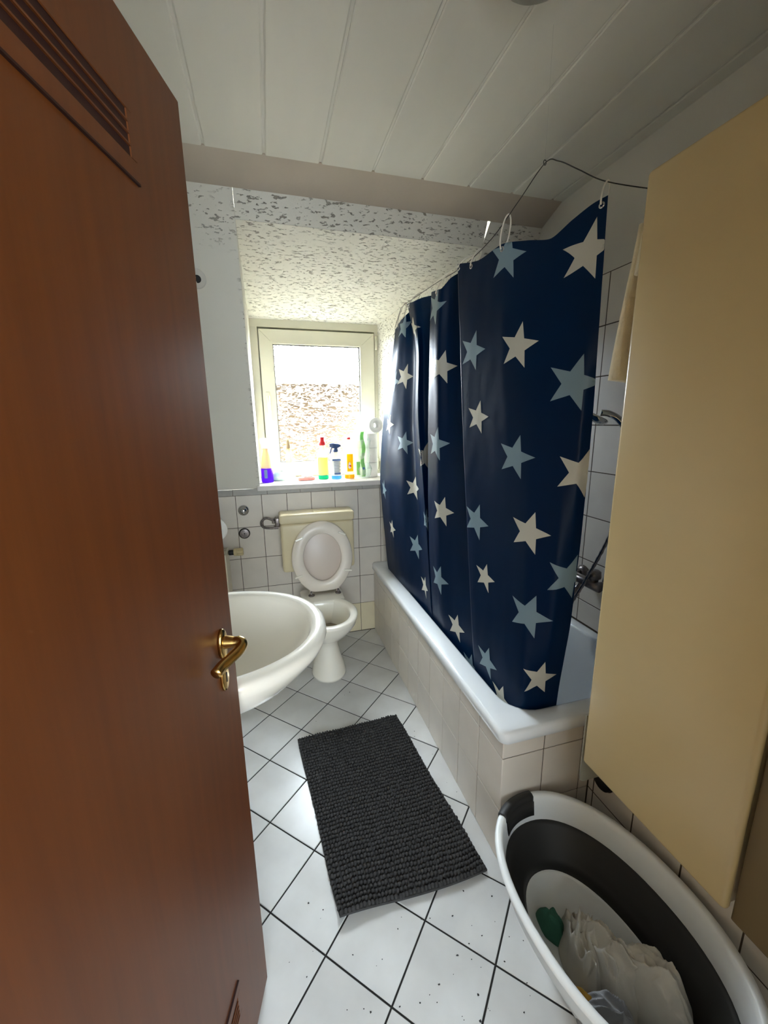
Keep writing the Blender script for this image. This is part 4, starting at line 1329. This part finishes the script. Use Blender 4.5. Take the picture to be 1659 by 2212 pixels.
for j in range(rows):
    for i in range(per):
        u, v = (i + .5 + .18 * R3.uniform(-1, 1)) / per, (j + .5) / rows
        wob = .10 * noise.noise(Vector((u * 6, v * 8, 1.7))) + .22 * noise.noise(Vector((u * 14, v * 16, 5.7)))
        q = mp_(min(max(u, .006), .994), min(max(v + wob / rows, .004), .996))
        messy = noise.noise(Vector((u * 4.2 + 3, v * 5, 7)))
        ax = Vector((R3.uniform(-1, 1), R3.uniform(-1, 1))) * (.0022 if messy > .25 else .0007)
        r1, r2, h = .0066, .0070, .0105 + .003 * R3.random()
        k = len(nb)
        for rr, hh_ in ((1.0, .006), (.92, .6 * h + .006), (.5, h + .006)):
            for s in range(6):
                t = math.pi * s / 3
                f_ = hh_ / h * .5
                nb.append((q.x + r1 * rr * math.cos(t) + ax.x * f_, q.y + r2 * rr * math.sin(t) + ax.y * f_, q.z + hh_))
        for L_ in (0, 6):
            for s in range(6):
                nf.append((k + L_ + s, k + L_ + (s + 1) % 6, k + L_ + 6 + (s + 1) % 6, k + L_ + 6 + s))
        nf.append(tuple(k + 12 + s for s in range(6)))
mesh('pile', (nb, nf), 'mat', mt, True, kind='stuff')

# ================================================================== LAUNDRY BASKET
bk = thing('laundry_basket', 'oval collapsible laundry basket, white with a dark grey band', 'laundry basket', (.73, .615, 0))
BC, BR_ = Vector((.730, .597)), math.radians(6)


def bring(a, b_, z, n=72, a0=0, a1=2 * math.pi, closed=True):
    out = []
    for i in range(n if closed else n + 1):
        t = a0 + (a1 - a0) * i / n
        c, s = math.cos(t), math.sin(t)
        x, y = a * math.copysign(abs(c) ** .93, c), b_ * math.copysign(abs(s) ** .93, s)
        out.append((BC.x + x * math.cos(BR_) - y * math.sin(BR_), BC.y + x * math.sin(BR_) + y * math.cos(BR_), z))
    return out


mesh('base', loft([bring(.100, .180, .0, 72), bring(.112, .195, .002), bring(.118, .202, .02), bring(.131, .219, .066), bring(.137, .225, .070), bring(.134, .222, .072), bring(.126, .212, .066), bring(.113, .196, .022), bring(.090, .168, .012), bring(.087, .165, .009), bring(.02, .03, .008)], True, True), 'basket_white', bk, True)
mesh('fold_band', loft([bring(.134, .223, .067), bring(.140, .229, .072), bring(.148, .238, .100), bring(.158, .250, .107), bring(.165, .258, .140), bring(.178, .272, .147), bring(.188, .284, .182), bring(.194, .291, .186), bring(.188, .284, .184), bring(.180, .275, .178), bring(.173, .266, .149), bring(.160, .252, .142), bring(.153, .243, .109), bring(.143, .231, .102), bring(.131, .220, .070), bring(.134, .223, .067)], False, False), 'basket_dark', bk, True)
mesh('rim', loft([bring(.193, .290, .180), bring(.199, .297, .182), bring(.206, .304, .246), bring(.221, .319, .250), bring(.223, .321, .256), bring(.220, .318, .262), bring(.208, .306, .264), bring(.202, .300, .260), bring(.199, .297, .245), bring(.190, .287, .186), bring(.193, .290, .180)], False, False), 'basket_white', bk, True)
for s0 in (99, 279):
    a0, a1 = math.radians(s0 - 17), math.radians(s0 + 17)
    rr = [bring(a, b_, z, 20, a0, a1, False) for a, b_, z in ((.2245, .3225, .246), (.2255, .3235, .262), (.208, .306, .2675), (.199, .2975, .2645), (.1965, .2955, .246), (.190, .288, .205), (.188, .286, .205), (.194, .2925, .25), (.21, .31, .25))]
    hn = mesh('handle', loft([[r[i] for r in rr] for i in range(21)], True, True), 'basket_dark', bk, True, label='dark grey hand grip')
    b0, b1 = math.radians(s0 - 13), math.radians(s0 + 13)
    gg = [bring(a, b_, z, 14, b0, b1, False) for a, b_, z in ((.1962, .2950, .243), (.1930, .2918, .224), (.1918, .2905, .224), (.1948, .2935, .243))]
    mesh('grip_slot', loft([[r[i] for r in gg] for i in range(15)], True, True), 'lid', hn)


def crumple(name, label, mat, c, a, b_, h, z0, rot, seed, fold=.012, freq=26, stretch=(1, .35), group=None):
    rings = []
    n, m = 110, 34
    for j in range(m + 1):
        s = j / m
        row = []
        for i in range(n):
            t = 2 * math.pi * i / n
            rr = s * (1 + .16 * noise.noise(Vector((math.cos(t) * 1.4, math.sin(t) * 1.4, seed))))
            x, y = a * rr * math.cos(t), b_ * rr * math.sin(t)
            X = c[0] + x * math.cos(rot) - y * math.sin(rot)
            Y = c[1] + x * math.sin(rot) + y * math.cos(rot)
            q = Vector((x * freq * stretch[0], y * freq * stretch[1], seed))
            warp = Vector((noise.noise(q * .6), noise.noise(q * .6 + Vector((4, 1, 0))), 0)) * 1.1
            w = (1 - min(1, abs(2.2 * noise.noise(q + warp)))) ** 2 + .5 * (1 - min(1, abs(2.4 * noise.noise(q * 2.1 + warp + Vector((0, 0, 3)))))) ** 2
            z = z0 + h * (1 - s ** 3) + 1.7 * fold * (w - .45) * (1 - s ** 6) + .006 * noise.noise(Vector((x * 70, y * 70, seed)))
            row.append((X, Y, max(z, z0)))
        rings.append(row)
    rings = [rings[0]] + rings[1:]
    low = [(p[0] * .96 + c[0] * .04, p[1] * .96 + c[1] * .04, z0 - .004) for p in rings[-1]]
    o = mesh(name, loft(rings[1:] + [low], True, True), mat, None, True)
    return tag(o, label, 'laundry', 'laundry in the basket')


crumple('green_cloth', 'small green cloth at the far end of the laundry basket', 'green', (.678, .712), .026, .045, .062, .014, .3, 2.2, .010, 34)
crumple('mustard_cloth', 'scrap of mustard cloth showing under the white laundry', 'mustard', (.648, .545), .022, .04, .058, .014, .2, 8.2, .006)
crumple('grey_garment', 'crumpled dark grey garment low in the laundry basket', 'shirt_grey', (.672, .490), .045, .08, .092, .014, .5, 4.4, .018, 32)
crumple('white_shirt', 'crumpled white shirt with fine folds in the basket middle', 'shirt', (.712, .635), .055, .090, .105, .014, -.35, 1.3, .026, 40)
crumple('white_garment', 'bunched white garment beside the folded towel in the basket', 'shirt', (.742, .575), .050, .105, .125, .014, .25, 5.1, .026, 34)
crumple('white_towel', 'large smooth white towel on top of the laundry', 'shirt', (.795, .505), .064, .115, .168, .014, .22, 7.7, .013, 22, (1, .8))
crumple('white_sock', 'pale crumpled sock at the near left side of the basket', 'shirt', (.692, .425), .045, .05, .120, .014, .6, 3.9, .018, 34)

# ================================================================== CRUMBS ON THE FLOOR TILES
gv, gf = [], []
spots = [(.145, .70), (.20, .79), (.16, .735), (.31, .67), (.36, .63), (.30, .60), (.09, .72), (.10, .66), (.175, .62), (.20, .60), (.40, .74), (.45, .70), (.335, .845), (.345, .842), (.36, .84),
         (.47, .79), (.43, .62), (.02, .86), (.05, .93), (.06, .95), (.02, .98), (.26, .56), (.38, .56), (.48, .56), (.56, 1.52), (.60, 1.40), (.57, 1.55), (.33, 1.92), (.30, 1.905), (.13, 1.75), (.11, 1.24), (.08, 1.20), (.12, 1.32), (.62, 1.20), (.60, 1.25)]
for x, y in spots + [(R3.uniform(-.05, .62), R3.uniform(.5, .88)) for _ in range(45)]:
    s = R3.uniform(.0008, .0026)
    k = len(gv)
    a = R3.uniform(0, 6.28)
    for i in range(5):
        t = a + i * 1.2566
        q = s * R3.uniform(.5, 1.5)
        gv.append((x + q * math.cos(t) * 1.3, y + q * math.sin(t), 0.0002))
    gv.append((x, y, s * .8))
    gf += [(k + i, k + (i + 1) % 5, k + 5) for i in range(5)]
cr_ = mesh('floor_crumbs', (gv, gf), 'black', None, kind='stuff')
tag(cr_, 'tiny dark crumbs scattered over the white floor tiles', 'crumbs')
